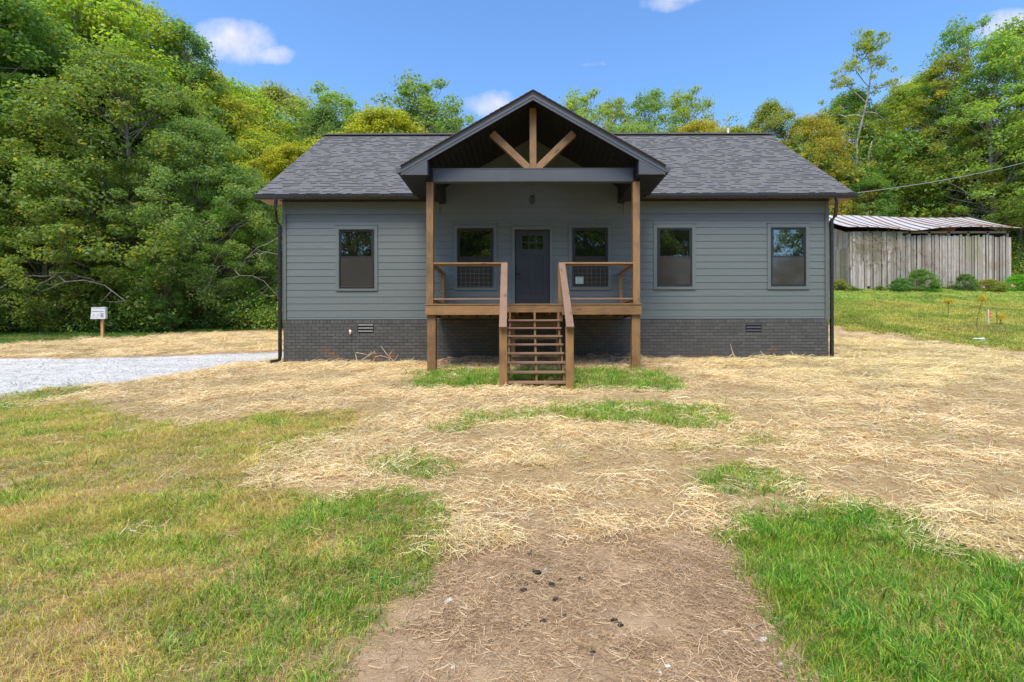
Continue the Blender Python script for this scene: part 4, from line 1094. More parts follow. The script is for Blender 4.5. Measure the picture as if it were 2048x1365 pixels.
T = [
 # left front wall of woods
 ('edge', -330, 24, -60, 1.15, 'mid', 'big leafy tree mostly outside the left edge of the photo', .02, G1),
 ('edge', -90, 25, -110, 1.1, 'mid', 'tall dark green tree cut by the upper left corner of the photo', .02, G1),
 ('edge', 90, 23.5, 250, 1.0, 'mid', 'broad green tree speckled with yellow leaves behind the white yard sign', .08, G1),
 ('edge2', 10, 24.0, 330, .95, 'mid', 'yellow speckled low tree at the far left, its boughs hanging to the grass', .10, G1),
 ('edge', 250, 26, 130, 1.1, 'mid', 'large rounded green tree right of the white yard sign, tallest of the front row', .04, G1),
 ('round', 60, 29, 60, 1.1, 'blue', 'tall grey-green tree rising over the yellow speckled tree on the left', .02, G1),
 ('edge2', 385, 25.5, 245, 1.0, 'blue', 'dusty grey-green tree midway between the yard sign and the house', .02, G1),
 ('edge2', 470, 27, 330, .9, 'pale', 'feathery olive tree with drooping boughs next to the left corner of the house', .03, G1),
 ('edge2', 545, 29, 385, .8, 'lime', 'yellow-green bushy tree seen just past the left downspout', .06, G1),
 ('edge2', 330, 24, 470, .8, 'dark', 'low dark green understorey tree at the foot of the left woods', .02, G1),
 ('round', 160, 33, -40, 1.0, 'lime', 'tall yellow-green tree topping the left woods at the upper edge of the photo', .05, G1),
 ('round', 265, 35, 12, .95, 'lime', 'tall yellow-tinged tree just left of the white cloud', .06, G1),
 ('round', 0, 36, -130, 1.1, 'mid', 'very tall green tree behind the others in the upper left corner', .02, G1),
 ('poplar', 372, 35, 62, 1.1, 'blue', 'slim pointed tree directly below the left end of the white cloud', .02, G1),
 ('round', 400, 38, 140, 1.0, 'lime', 'bright green tree on the slope right below the white cloud', .04, G1),
 # hill behind the house, left of the gable
 ('round', 480, 42, 178, 1.1, 'lime', 'yellow-green tree on the hill above the left end of the roof', .08, G2),
 ('round', 560, 45, 188, 1.1, 'pale', 'pale green tree on the hill crest left of the house roof', .05, G2),
 ('round', 520, 36, 270, 1.0, 'lime', 'yellow-green tree lower on the slope beside the left roof edge', .12, G2),
 ('maple', 588, 33, 288, 1.0, 'gold', 'golden yellow tree touching the left slope of the roof', .05, G2),
 ('airy', 665, 43, 182, 1.3, 'pale', 'thin topped tree on the skyline above the left part of the ridge', .06, G2),
 ('round', 650, 38, 225, .8, 'dark', 'dark green rounded tree behind the left end of the ridge', .0, G2),
 ('round', 720, 40, 232, .8, 'mid', 'mid green tree between the dark rounded tree and the golden tree behind the ridge', .02, G2),
 ('maple', 765, 34, 222, 1.1, 'gold', 'bright golden maple rising over the ridge left of the gable', .05, G2),
 ('airy', 838, 40, 158, 1.35, 'blue', 'tall airy tree on the skyline just left of the porch gable', .05, G2),
 ('round', 845, 42, 215, .9, 'blue', 'blue-green bushy tree below the tall airy tree left of the porch gable', .03, G2),
 ('airy', 912, 41, 225, 1.0, 'pale', 'small airy tree between the gable and the tall airy tree', .06, G2),
 # right of the gable
 ('airy', 1160, 42, 186, 1.1, 'pale', 'airy tree peeping over the right slope of the porch gable', .08, G2),
 ('airy', 1228, 44, 200, .9, 'pale', 'slender half bare tree on the skyline right of the gable', .06, G2),
 ('airy', 1300, 43, 188, 1.2, 'blue', 'open branched grey-green tree above the middle of the right roof', .04, G2),
 ('airy', 1368, 42, 184, 1.2, 'olive', 'olive tinged open tree right of the grey-green one above the roof', .05, G2),
 ('maple', 1400, 38, 246, 1.0, 'rust', 'low rusty orange-green tree showing over the right part of the ridge', .25, G2),
 ('maple', 1465, 38, 256, .9, 'olive', 'short olive tree by the vent pipe on the ridge', .15, G2),
 ('maple', 1275, 38, 252, 1.0, 'pale', 'low pale green tree just over the ridge right of the gable', .05, G2),
 # right woods
 ('round', 1540, 40, 214, .85, 'olive', 'rounded green tree above the right end of the ridge', .05, G3),
 ('round', 1625, 39, 238, .95, 'rust', 'rust tinged bushy tree right of the ridge end', .16, G3),
 ('edge', 1590, 38, 330, .8, 'dark', 'dark green tree behind the right roof slope', .03, G3),
 ('maple', 1668, 40, 285, .6, 'lime', 'small bright green tree between the roof slope and the bare trunk', .02, G3),
 ('round', 1700, 42, 192, .9, 'mid', 'green tree directly behind the tall bare trunked tree', .04, G3),
 ('maple', 1722, 38.0, 338, 1.1, 'dark', 'dark bushy tree over the left end of the barn roof', .02, G3),
 ('round', 1795, 42, 190, .75, 'olive', 'olive tree close right of the tall bare trunked tree', .05, G3),
 ('round', 1835, 42, 166, .9, 'lime', 'bright green tree on the slope below the small cloud wisp', .08, G3),
 ('edge', 1850, 39.5, 300, .9, 'mid', 'dense green tree behind the middle of the barn', .05, G3),
 ('poplar', 1895, 38, 120, 1.25, 'olive', 'yellow-olive feathery tree left of the tall skyline tree', .06, G3),
 ('airy', 1925, 38, 44, .9, 'blue', 'tallest skyline tree on the right with a ragged top beside the cloud', .03, G3),
 ('poplar', 1990, 35, 92, 1.25, 'pale', 'slender pale green tree beneath the right hand cloud', .05, G3),
 ('poplar', 2040, 36, 58, 1.3, 'pale', 'tall thin leaved tree at the right edge of the photo', .04, G3),
 ('edge', 1960, 39.5, 270, .95, 'lime', 'yellow-green tree behind the right half of the barn', .07, G3),
 ('edge', 2075, 36.5, 330, .85, 'mid', 'bushy green tree standing past the right end of the barn', .06, G3),
 ('round', 2150, 34, 120, 1.1, 'mid', 'leafy tree just outside the right edge of the photo', .03, G3),
 ('edge2', 1640, 38.5, 400, .7, 'dark', 'low dark tree between the house corner and the barn roof', .02, G3),
]
for (kd, px, D, tp_, ws, col, lab, yl, grp) in T:
    tree(kd, px, D, tp_, ws, col, lab, yl, group=grp)
tree('bare', 1712, 39, 60, 1.0, 'olive', 'tall pale trunked tree with a sparse crown standing alone against the sky', .05, rot=0.0, group=G3)
# snag beside it
sx, sy = wx(1741, 38.8), 38.8; sz = float(tz(sx, sy))
m = MB(); m.tube([(sx - .3, sy, sz), (sx - .2, sy, wz(330, 38.8)), (sx, sy, wz(300, 38.8)), (sx + .15, sy, wz(284, 38.8))], [.13, .11, .09, .03], 8); m.tube([(sx, sy, wz(338, 38.8)), (sx + 1.1, sy - .3, wz(331, 38.8))], [.05, .02], 5)
dt = empty('dead_tree', (sx, sy, sz), 'pale dead trunk snapped off in front of dark trees beside the tall bare tree', 'dead tree')
m.build('trunk', M_bark, dt, smooth=True)
# trees across the road behind the camera: seen only as reflections in the windows
for i, (x, y, H_, kd, col) in enumerate(((-22, -16, 15, 'edge', 'mid'), (-15, -18, 16, 'edge', 'olive'), (-9, -20, 15, 'edge', 'mid'), (-4, -21, 15, 'edge', 'olive'), (1, -22, 16, 'edge', 'lime'), (6, -20, 15.5, 'edge', 'mid'), (11, -21, 13.5, 'edge', 'mid'), (15.5, -22, 12.5, 'edge', 'mid'), (27.5, -18, 17, 'edge', 'mid'), (20, -26, 9.5, 'edge', 'mid'), (-30, -12, 14, 'edge', 'mid'), (-19, -27, 20, 'edge', 'mid'), (-12, -29, 21, 'edge', 'lime'), (-5, -30, 21, 'edge', 'mid'), (2.5, -31, 21, 'edge', 'lime'), (9, -30, 19, 'edge', 'mid'))):
    cm, tm, H = PR[kd]; s = H_ / H
    t = empty('tree', (x, y, 0), None, 'tree', 'trees behind the viewer')
    t['label'] = 'leafy tree on the far side of the road, reflected in the windows'
    for nm, me in (('trunk', tm), ('crown', cm)):
        o = bpy.data.objects.new(nm, me); COL.objects.link(o); o.location = (x, y, 0); o.rotation_euler = (0, 0, i * 1.3); o.scale = (s, s, s); attach(o, t)
        if nm == 'crown': o.color = (*GREEN[col], .03); o['kind'] = 'stuff'
# dense leaf mass filling the deep woods behind the trees one can tell apart
def woods_mass(name, pts, nleaf, size, col, seed):
    global rng
    rng = np.random.default_rng(seed); c = []
    for (px0, px1, D0, D1, tp0, tp1, n) in pts:
        f = rnd(n); px = px0 + (px1 - px0) * f; D = D0 + (D1 - D0) * rnd(n); x = (px - PX) / F * D; zb = tz0(x, D); zt = EYE + (PY - (tp0 + (tp1 - tp0) * f)) / F * D
        z = zb + (zt - zb) * rnd(n) ** 1.0 * (.82 + .18 * vnoise(px / 25, D, 5)); c.append(np.stack([x, D, z], 1))
    c = np.concatenate(c); v, q = leaves(c, rnd(len(c), .8, 1.5), nleaf, size, .7)
    me = np_mesh(name, v, q); o = link(name, me, M_leaf); o.color = (*GREEN[col], .05); tag(o, kind='stuff')
woods_mass('deep_woods', [(-400, 340, 32, 40, 60, 120, 420), (340, 700, 36, 48, 190, 255, 330), (700, 1540, 42, 50, 262, 262, 330), (1540, 2250, 36, 46, 260, 210, 520)], 60, .28, 'mid', 4)
woods_mass('undergrowth', [(-350, 320, 22.8, 25, 615, 612, 190), (320, 600, 24.5, 28, 606, 612, 150), (1600, 2150, 33, 35, 500, 490, 200)], 90, .13, 'mid', 6)

# pale dead boughs showing against the left woods
def boughs(name, segs, label):
    m = MB(); random.seed(13)
    for (a, b, D, r) in segs:
        A = (wx(a[0], D), D, wz(a[1], D)); B = (wx(b[0], D - .5), D - .5, wz(b[1], D - .5))
        pts = branch_tube(m, A, B, r, r * .3, .15, 5)
        for i in range(5):
            p = pts[random.randint(1, 5)]; e = p + Vector((random.uniform(-.8, .8), random.uniform(-.3, .1), random.uniform(-.5, .4))); branch_tube(m, p, e, r * .4, .006, -.05, 3)
    tag(m.build(name, M_bark), label, 'branch')
boughs('bare_bough', [((110, 548), (0, 575), 21.8, .035), ((115, 548), (60, 590), 21.6, .03), ((118, 550), (250, 600), 21.6, .035), ((110, 545), (190, 560), 21.7, .025)], 'pale bare bough drooping in front of the leaves above left of the yard sign')
boughs('bare_bough', [((560, 508), (495, 515), 24, .03), ((565, 470), (490, 520), 24, .025), ((470, 540), (555, 590), 24, .02), ((440, 530), (400, 600), 23.8, .022)], 'grey bare bough reaching left from behind the house corner')

# shrubs against the barn and at the wood edge
for (px, D, tp_, ws, col, lab, yl) in ((1838, 29.2, 540, 1.0, 'dark', 'dark green bush growing against the middle of the barn wall', .02), (1800, 29.0, 557, 1.1, 'dark', 'low dark bush at the left foot of the larger barn bush', .02),
        (1930, 29.2, 549, .95, 'dark', 'round dark bush near the right end of the barn wall', .02), (1975, 29.1, 560, 1.6, 'olive', 'brownish brambles right of the round dark bush at the barn', .08),
        (1868, 28.8, 572, 1.5, 'fresh', 'bright green low plants in front of the barn between two bushes', .0), (2035, 29.3, 552, 1.4, 'fresh', 'bright leafy bush at the right corner of the barn', .03), (2075, 29, 560, 1.4, 'fresh', 'leafy bush at the right edge of the photo past the barn', .0), (1680, 29.2, 560, 1.0, 'olive', 'small yellowish bush by the left end of the barn near the house', .15),
        (1760, 29.3, 572, 1.3, 'mid', 'low green weeds along the left part of the barn wall', .04)):
    tree('shrub', px, D, tp_, ws, col, lab, yl, group='bushes along the barn', name='bush', cat='bush')
# dead vines on the upper left of the barn wall
random.seed(31); m = MB()
for i in range(260):
    px = random.uniform(1702, 1800) if random.random() < .8 else random.uniform(1780, 1900); f = random.random()
    py = 470 + 90 * f * random.random() + (0 if px < 1800 else 30)
    A = Vector((wx(px, BY), BY - .05, wz(py, BY))); B = A + Vector((random.gauss(0, .35), random.uniform(-.06, 0), random.gauss(-.25, .4))); C_ = (A + B) / 2 + Vector((random.gauss(0, .08), -.04, random.gauss(0, .08)))
    m.tube([A, C_, B], .009, 3, False)
tag(m.build('dead_vines', M_vine), 'tangle of dry brown vines over the upper left of the barn wall', 'vines', kind='stuff')

# ---------------------------------------------------------------- yard sign, stakes, cable, weeds, rocks
sx, sy = ground(205, 679); sz = float(tz(sx, sy)); k = sy / F
sign = empty('yard_sign', (sx, sy, sz), 'white plastic-wrapped notice board on a short wooden stake at the edge of the left woods', 'sign')
zt = sz + (679 - 637.5) * k; zt2 = sz + (679 - 614) * k
board('post', (sx, sy, sz - .3), (sx, sy, zt + .1), .095, .06, M_post2, sign, (1, 0, 0), .004)
mm = MB(); xw = 15 * k; zc = (zt + zt2) / 2; xo = sx - 3.5 * k
mm.v = [(-xw - .01, -.06, zt - zc - .01), (xw, -.06, zt - zc), (xw, .06, zt - zc), (-xw - .01, .06, zt - zc - .01), (-xw + .03, -.06, zt2 - zc - .02), (xw - .01, -.06, zt2 - zc), (xw - .01, .06, zt2 - zc), (-xw + .03, .06, zt2 - zc - .02)]
mm.f = [(0, 3, 2, 1), (4, 5, 6, 7), (0, 1, 5, 4), (1, 2, 6, 5), (2, 3, 7, 6), (3, 0, 4, 7)]
me = mm.mesh('panel'); me.materials.append(M_sign); o = link('panel', me, None, sign, (xo, sy - .07, zc)); addbevel(o, .025)
m = MB()
def ink(a, b, c, d): m.box(xo + a * k, xo + b * k, sy - .135, sy - .128, zc + c * k, zc + d * k)
ink(-12.5, 11, 2.4, 3.2); ink(-10, -6.5, -5, -4.2); ink(-1, 2, -5, -4.2); ink(5, 11, -2, -1.2); ink(-13, -8, -9, -8.6); ink(-5, -1, -9, -8.6)
for i in range(5): ink(5, 11, -8.6 + i * 1.2, -8.2 + i * 1.2)
m.build('print', M_ink, sign)
MB().box(xo - xw, xo + xw, sy - .14, sy - .13, zc - 12.2 * k, zc - 10.8 * k).build('lower_lip', M_white, sign)
MB().box(xo - xw + .05, xo + xw - .02, sy - .145, sy - .13, zc + 9.8 * k, zc + 11 * k).build('upper_lip', M_white, sign)

sx, sy = ground(1977, 652); sz = float(tz(sx, sy)); k = sy / F
st = empty('survey_stake', (sx, sy, sz), 'thin white wooden stake with orange tape in the grass field right of the house', 'stake')
board('stake', (sx, sy, sz - .1), (sx - .01, sy, sz + 30 * k), .05, .03, M_white, st, (1, 0, 0), 0)
MB().box(sx + .01, sx + .06, sy - .035, sy - .03, sz + 12 * k, sz + 27 * k).build('tape', M_orange, st)

m = MB(); p0 = (ex1 + .08, 13.0, RZ0 - .01); p1 = (wx(2300, 26), 26, wz(232, 26)); pts = []
for i in range(25):
    t = i / 24; p = Vector(p0).lerp(Vector(p1), t); p.z -= .55 * 4 * t * (1 - t); pts.append(p)
m.tube(pts, .009, 6); tag(m.build('overhead_cable', M_cable, smooth=True), 'thin grey utility cable running from the right roof corner up to the right', 'cable')

def weed(px, py, top, label, flower=True, lean=0.0):
    x, y = ground(px, py); z = float(tz(x, y)); k = y / F; h = (py - top) * k
    w_ = empty('goldenrod' if flower else 'tall_weed', (x, y, z), label, 'weed', 'tall weeds in the field')
    m = MB(); tipx = x + lean * k
    m.tube([(x, y, z), (x + lean * k * .4, y, z + h * .5), (tipx, y, z + h)], [.012, .01, .006], 5)
    for i in range(26):
        t = random.uniform(.15, .95); a = random.uniform(0, 6.28); p = Vector((x + lean * k * t, y, z + h * t)); e = p + Vector((math.cos(a) * .1, math.sin(a) * .1, .04))
        s_ = Vector((-math.sin(a), math.cos(a), 0)) * .012; m.poly([p - s_ * .3, (p + e) / 2 - s_, e, (p + e) / 2 + s_])
    m.build('stem', M_stem, w_)
    if flower:
        m = MB()
        for i in range(150):
            c = Vector((tipx + random.gauss(0, .075), y + random.gauss(0, .07), z + h + random.gauss(0, .05))); m.box(c.x - .012, c.x + .012, c.y - .012, c.y + .012, c.z - .012, c.z + .012)
        tag(m.build('flower_head', M_yellow, w_), kind='stuff')
random.seed(41)
weed(1952, 655, 600, 'leaning goldenrod with a bright yellow head left of the white stake', True, 14)
weed(1896, 640, 605, 'upright greenish yellow goldenrod farther left in the field', True, 1)
weed(2001, 655, 638, 'short goldenrod right of the white stake', True, 2)
weed(1994, 655, 625, 'thin leafy weed just right of the white stake', False, 0)
# tall dry clump around the stake
def lump(name, x, y, z, r, mat, label, cat, group=None, seed=0, flat=.6, sub=2):
    import bmesh
    bm = bmesh.new(); bmesh.ops.create_icosphere(bm, subdivisions=sub, radius=1); jj = .30 if 'charcoal' in name else .10
    rr = random.Random(seed)
    ph = [rr.uniform(0, 6) for _ in range(6)]; sx_, sy_ = rr.uniform(.7, 1.5), rr.uniform(.6, 1.1)
    for v in bm.verts:
        c = v.co; f = 1 + .22 * math.sin(c.x * 4 + ph[0]) * math.cos(c.y * 5 + ph[1]) + .18 * math.sin(c.z * 6 + ph[2] + c.x * 3) + rr.uniform(-jj, jj)
        v.co = Vector((c.x * f * sx_, c.y * f * sy_, c.z * f * flat)) * r
    me = bpy.data.meshes.new(name); bm.to_mesh(me); bm.free(); me.materials.append(mat)
    o = bpy.data.objects.new(name, me); COL.objects.link(o); o.location = (x, y, z + r * flat * (.75 if 'charcoal' in name or name == 'stone' else .35)); o.rotation_euler = (0, 0, rr.uniform(0, 6))
    return tag(o, label, cat, group)
def at_lump(name, px, py, rpx, mat, label, cat, group=None, seed=0, flat=.6):
    x, y = ground(px, py); return lump(name, x, y, float(tz(x, y)), rpx * y / F, mat, label, cat, group, seed, flat)
chars = [(1022, 1158, 7, 'leftmost black charcoal lump of the row level with the largest lump'),
 (1057, 1118, 6, 'small charcoal lump at the foot of the thin green seedling'),
 (1072, 1152, 10, 'largest flat charcoal lump beside a pale stone in the middle of the dirt'),
 (1103, 1176, 9, 'charcoal lump just below and right of the largest flat one'),
 (1120, 1162, 5, 'tiny charcoal crumb right of the largest flat lump'),
 (1046, 1189, 9, 'lower lump of the touching charcoal pair left of centre on the dirt'),
 (1051, 1177, 5, 'upper small lump of the touching charcoal pair left of centre on the dirt'),
 (1160, 1160, 9, 'rightmost charcoal lump of the row level with the largest lump'),
 (1110, 1202, 7, 'charcoal lump alone between the upper row and the lower row'),
 (1053, 1247, 6, 'left lump of the three charcoal lumps forming the lower row'),
 (1086, 1244, 7, 'middle lump of the three charcoal lumps forming the lower row'),
 (1128, 1236, 7, 'right lump of the three charcoal lumps forming the lower row'),
 (1227, 1248, 9, 'upper left lump of the charcoal pair at the right side of the dirt'),
 (1240, 1256, 8, 'lower right lump of the charcoal pair at the right side of the dirt'),
 (1184, 1306, 7, 'charcoal lump closest to the bottom edge of the photo'),
 (980, 1281, 5, 'small charcoal lump at the lower left, apart from all the others'),
 (1127, 1090, 5, 'small charcoal crumb nearest the straw, above and right of the seedling')]
for i, (a, b, r_, lb) in enumerate(chars): at_lump('charcoal_lump', a, b, r_ * .8, M_char, lb, 'charcoal', 'charcoal lumps scattered on the dirt', i, .55)
stones = [(908, 1130, 6, 'pale curved chip near the left grass edge, level with the seedling'), (896, 1203, 8, 'long pale chip on the dirt near the left grass edge'),
 (1180, 1272, 6, 'pale stone between the charcoal lump nearest the bottom and the charcoal pair'), (1318, 1342, 5, 'left stone of the two pale ones low in the right part of the dirt'),
 (1334, 1334, 6, 'right stone of the two pale ones low in the right part of the dirt'), (905, 1330, 5, 'pale stone near the bottom edge at the left part of the dirt'),
 (1448, 1258, 7, 'flat pale stone left of the thin grey stick'), (1523, 1278, 8, 'broad flat pale stone below the thin grey stick'),
 (1560, 1330, 7, 'pale stone at the lower right corner of the dirt beside the grass'), (742, 1058, 5, 'white chip lying in the grass left of the dirt'), (1092, 1143, 5, 'pale stone touching the top of the largest charcoal lump')]
for i, (a, b, r_, lb) in enumerate(stones): at_lump('stone', a, b, r_, M_stone, lb, 'stone', 'pale stones scattered on the dirt', 50 + i, .3)
at_lump('rock', 1957, 684, 11, M_stone, 'flat pale rock at the edge of the grass field on the right', 'rock', None, 3, .4)
at_lump('clay_clod', 1213, 719, 5.5, M_clay, 'largest orange clay clod against the brick wall under the right side of the porch', 'clod', None, 4, .9)
# loose clods under the porch: nobody could count them
random.seed(17); m = MB()
for i in range(900):
    x = random.uniform(-2.3, 2.9); y = random.uniform(12.1, 13.25); z = float(tz(x, y)); r_ = random.uniform(.012, .05)
    b = len(m.v); m.v += [(x + r_ * random.uniform(.7, 1.2), y, z), (x, y - r_ * random.uniform(.7, 1.2), z), (x - r_ * random.uniform(.7, 1.2), y, z), (x, y + r_, z), (x, y, z + r_ * random.uniform(.5, 1.1)), (x, y, z - r_ * .5)]
    m.f += [tuple(b + i_ for i_ in f_) for f_ in ((1, 0, 4), (2, 1, 4), (3, 2, 4), (0, 3, 4))]
tag(m.build('loose_clay', M_clay), kind='stuff')
# dead sticks at the brick wall
def sticks(segs, label, D=12.95, r=.012):
    m = MB()
    for pts in segs: m.tube([(wx(a, D), D + random.uniform(-.08, .08), wz(b, D)) for a, b in pts], [r, r * .8, r * .5][:len(pts)] if len(pts) == 3 else [r, r * .5], 5)
    tag(m.build('dead_branch', M_twig), label, 'branch')
sticks([[(714, 723), (710, 708), (708, 697)], [(711, 705), (722, 707), (734, 709)], [(722, 722), (734, 712), (742, 703)], [(736, 712), (749, 703), (752, 708)]], 'dry twiggy branch poking up at the wall below the left foundation vent')
sticks([[(745, 722), (752, 713), (762, 711)], [(762, 711), (776, 716), (782, 724)], [(789, 724), (775, 708), (762, 692)], [(779, 718), (780, 708), (784, 703)], [(787, 722), (797, 709)]], 'arching dry branch leaning on the brick between the left vent and the porch')
sticks([[(1468, 716), (1466, 704), (1462, 690)], [(1458, 717), (1466, 708), (1474, 716)], [(1527, 716), (1522, 703)], [(1552, 716), (1548, 709)], [(1587, 714), (1583, 704)]], 'few dry stalks standing against the brick below the right foundation vent')
x, y = ground(1063, 1128); z = float(tz(x, y)); m = MB(); m.tube([(x, y, z), (x - .006, y, z + .05), (x + .002, y, z + .105)], .0016, 5)
for i in range(7):
    a = i * 2.1; p = Vector((x, y, z + .008 + .012 * i)); e = p + Vector((math.cos(a) * .02, math.sin(a) * .02, .012)); s_ = Vector((-math.sin(a), math.cos(a), 0)) * .003; m.poly([p, (p + e) / 2 - s_, e, (p + e) / 2 + s_])
tag(m.build('seedling', M_stem), 'single thin green seedling on the bare dirt above the charcoal', 'plant')
x0_, y0_ = ground(1490, 1262); x1_, y1_ = ground(1585, 1242)
m = MB(); m.tube([(x0_, y0_, float(tz(x0_, y0_)) + .01), ((x0_ + x1_) / 2, (y0_ + y1_) / 2 + .02, float(tz(x0_, y0_)) + .02), (x1_, y1_, float(tz(x1_, y1_)) + .015)], [.004, .005, .003], 5)
tag(m.build('dry_stick', M_bark), 'thin grey stick between the bare dirt and the right hand grass', 'stick')

# ---------------------------------------------------------------- grass blades and straw
rng = np.random.default_rng(123)
def sample(n, p, y0, y1, l=-1.25, r=1.15):
    yy = np.linspace(y0, y1, 800); d = yy ** (1 - p); c = np.cumsum(d); c /= c[-1]
    y = np.interp(rng.uniform(0, 1, n), c, yy); x = y * rng.uniform(l, r, n) + rng.uniform(-.4, .4, n); return x, y
def house_mask(x, y): return ~((x > HX0 - .05) & (x < HX1 + .05) & (y > YW - .10) & (y < 21.8))
def barn_mask(x, y): return ~((x > bx0) & (x < bx1) & (y > BY - .02))
def blades(x, y, h, wd, lean, col, mat, name, base_z=0.0):
    N = len(x); z = tz(x, y) + base_z; a = rng.uniform(0, 2 * np.pi, N); b = a + rng.uniform(-.6, .6, N)
    dx_, dy_ = np.cos(a), np.sin(a)
    f = rng.uniform(0, 2 * np.pi, N); fx, fy = np.cos(f) * wd / 2, np.sin(f) * wd / 2
    P = np.stack([x, y, z - .01], 1); k = lean * h
    M = P + np.stack([dx_ * k * .3, dy_ * k * .3, h * .62], 1)
    Tt = P + np.stack([np.cos(b) * k, np.sin(b) * k, h * np.sqrt(np.clip(1 - (lean * .8) ** 2, .15, 1))], 1)
    off = np.stack([fx, fy, np.zeros(N)], 1)
    V_ = np.stack([P - off, P + off, M + off * .75, M - off * .75, Tt], 1).reshape(-1, 3)
    i0 = np.arange(N) * 5
    q = np.stack([i0, i0 + 1, i0 + 2, i0 + 3], 1); t = np.stack([i0 + 3, i0 + 2, i0 + 4], 1)
    sh = np.array([.75, .75, 1, 1, 1.12])[None, :, None]
    C = (col[:, None, :] * np.ones_like(sh)).reshape(-1, 3)
    me = np_mesh(name, V_, q, t, C); o = link(name, me, mat); tag(o, kind='stuff'); return o
def pal(n, cols, wts):
    cols = np.array(cols); i = rng.choice(len(cols), n, p=np.array(wts) / sum(wts)); return cols[i] * rng.uniform(.75, 1.25, (n, 1)) * rng.uniform(.93, 1.07, (n, 3))
LUSH = [(.20, .42, .035), (.13, .30, .032), (.32, .50, .06), (.46, .50, .07), (.15, .30, .10)]
MIXD = [(.32, .46, .04), (.48, .52, .06), (.74, .58, .20), (.60, .40, .12), (.60, .56, .10), (.20, .36, .035)]

# -- tufts are real little meshes, set out on points by a node group that lives inside the object itself
def tuft_blades(n, rad, h0, h1, w0, w1, lean, cols, wts, seed):
    r = np.random.default_rng(seed); a = r.uniform(0, 6.283, n); d = rad * np.sqrt(r.uniform(0, 1, n)); x = d * np.cos(a); y = d * np.sin(a)
    h = r.uniform(h0, h1, n); w_ = r.uniform(w0, w1, n); ln = np.clip(r.normal(lean, lean * .4, n), .02, 1.3); b = a + r.normal(0, .9, n); f = r.uniform(0, 6.283, n)
    off = np.stack([np.cos(f) * w_ / 2, np.sin(f) * w_ / 2, 0 * f], 1); k = ln * h
    P = np.stack([x, y, 0 * x - .012], 1)
    M = P + np.stack([np.cos(b) * k * .28, np.sin(b) * k * .28, h * .62], 1)
    T = P + np.stack([np.cos(b) * k, np.sin(b) * k, h * np.sqrt(np.clip(1 - (ln * .75) ** 2, .12, 1))], 1)
    V_ = np.stack([P - off, P + off, M + off * .8, M - off * .8, T], 1).reshape(-1, 3)
    i = np.arange(n) * 5; q = np.stack([i, i + 1, i + 2, i + 3], 1); t = np.stack([i + 3, i + 2, i + 4], 1)
    c = np.array(cols)[r.choice(len(cols), n, p=np.array(wts) / sum(wts))] * r.uniform(.7, 1.25, (n, 1))
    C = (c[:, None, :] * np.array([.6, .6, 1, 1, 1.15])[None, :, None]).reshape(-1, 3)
    return V_, q, t, C
def tuft_strands(n, rad, L0, L1, w0, w1, loft, cols, wts, seed, tilt=.16):
    r = np.random.default_rng(seed); a = r.uniform(0, 6.283, n); d = rad * np.sqrt(r.uniform(0, 1, n)); x = d * np.cos(a); y = d * np.sin(a)
    L = r.uniform(L0, L1, n) ; wd = r.uniform(w0, w1, n); a = r.uniform(0, 6.283, n); tl = r.normal(0, tilt, n)
    d1 = np.stack([np.cos(a) * np.cos(tl), np.sin(a) * np.cos(tl), np.sin(tl)], 1); b = a + r.normal(0, .38, n); t2 = -np.abs(tl) * .8 + r.normal(0, .1, n)
    d2 = np.stack([np.cos(b) * np.cos(t2), np.sin(b) * np.cos(t2), np.sin(t2)], 1)
    C0 = np.stack([x, y, r.uniform(0, loft, n) + np.abs(np.sin(tl)) * L * .4 + .002], 1); P0 = C0 - d1 * (L / 2)[:, None]; P2 = C0 + d2 * (L / 2)[:, None]
    up = r.normal(0, .6, (n, 3)); up[:, 2] = 1; w_ = np.cross(d1, up); w_ /= np.linalg.norm(w_, axis=1, keepdims=True) + 1e-9; w_ *= (wd / 2)[:, None]
    V_ = np.stack([P0 - w_, P0 + w_, C0 + w_, C0 - w_, P2 + w_ * .7, P2 - w_ * .7], 1).reshape(-1, 3)
    i = np.arange(n) * 6; q = np.concatenate([np.stack([i, i + 1, i + 2, i + 3], 1), np.stack([i + 3, i + 2, i + 4, i + 5], 1)])
    c = np.array(cols)[r.choice(len(cols), n, p=np.array(wts) / sum(wts))] * r.uniform(.72, 1.2, (n, 1))
    return V_, q, np.zeros((0, 3), int), np.repeat(c, 6, 0)
def leaf_rosette(n, size, cols, seed):
    r = np.random.default_rng(seed); V_ = []; q = []; C = []
    for k in range(n):
        a = r.uniform(0, 6.283); L = size * r.uniform(.6, 1.2); dx_, dy_ = math.cos(a), math.sin(a); el = r.uniform(.1, .5); w_ = L * .28; b = len(V_)
        V_ += [(0, 0, 0), (dx_ * L * .5 - dy_ * w_, dy_ * L * .5 + dx_ * w_, L * el * .6), (dx_ * L, dy_ * L, L * el * .5), (dx_ * L * .5 + dy_ * w_, dy_ * L * .5 - dx_ * w_, L * el * .6)]
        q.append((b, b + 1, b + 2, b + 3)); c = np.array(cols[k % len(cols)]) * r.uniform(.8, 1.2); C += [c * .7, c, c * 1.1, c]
    return np.array(V_), np.array(q), np.zeros((0, 3), int), np.array(C)
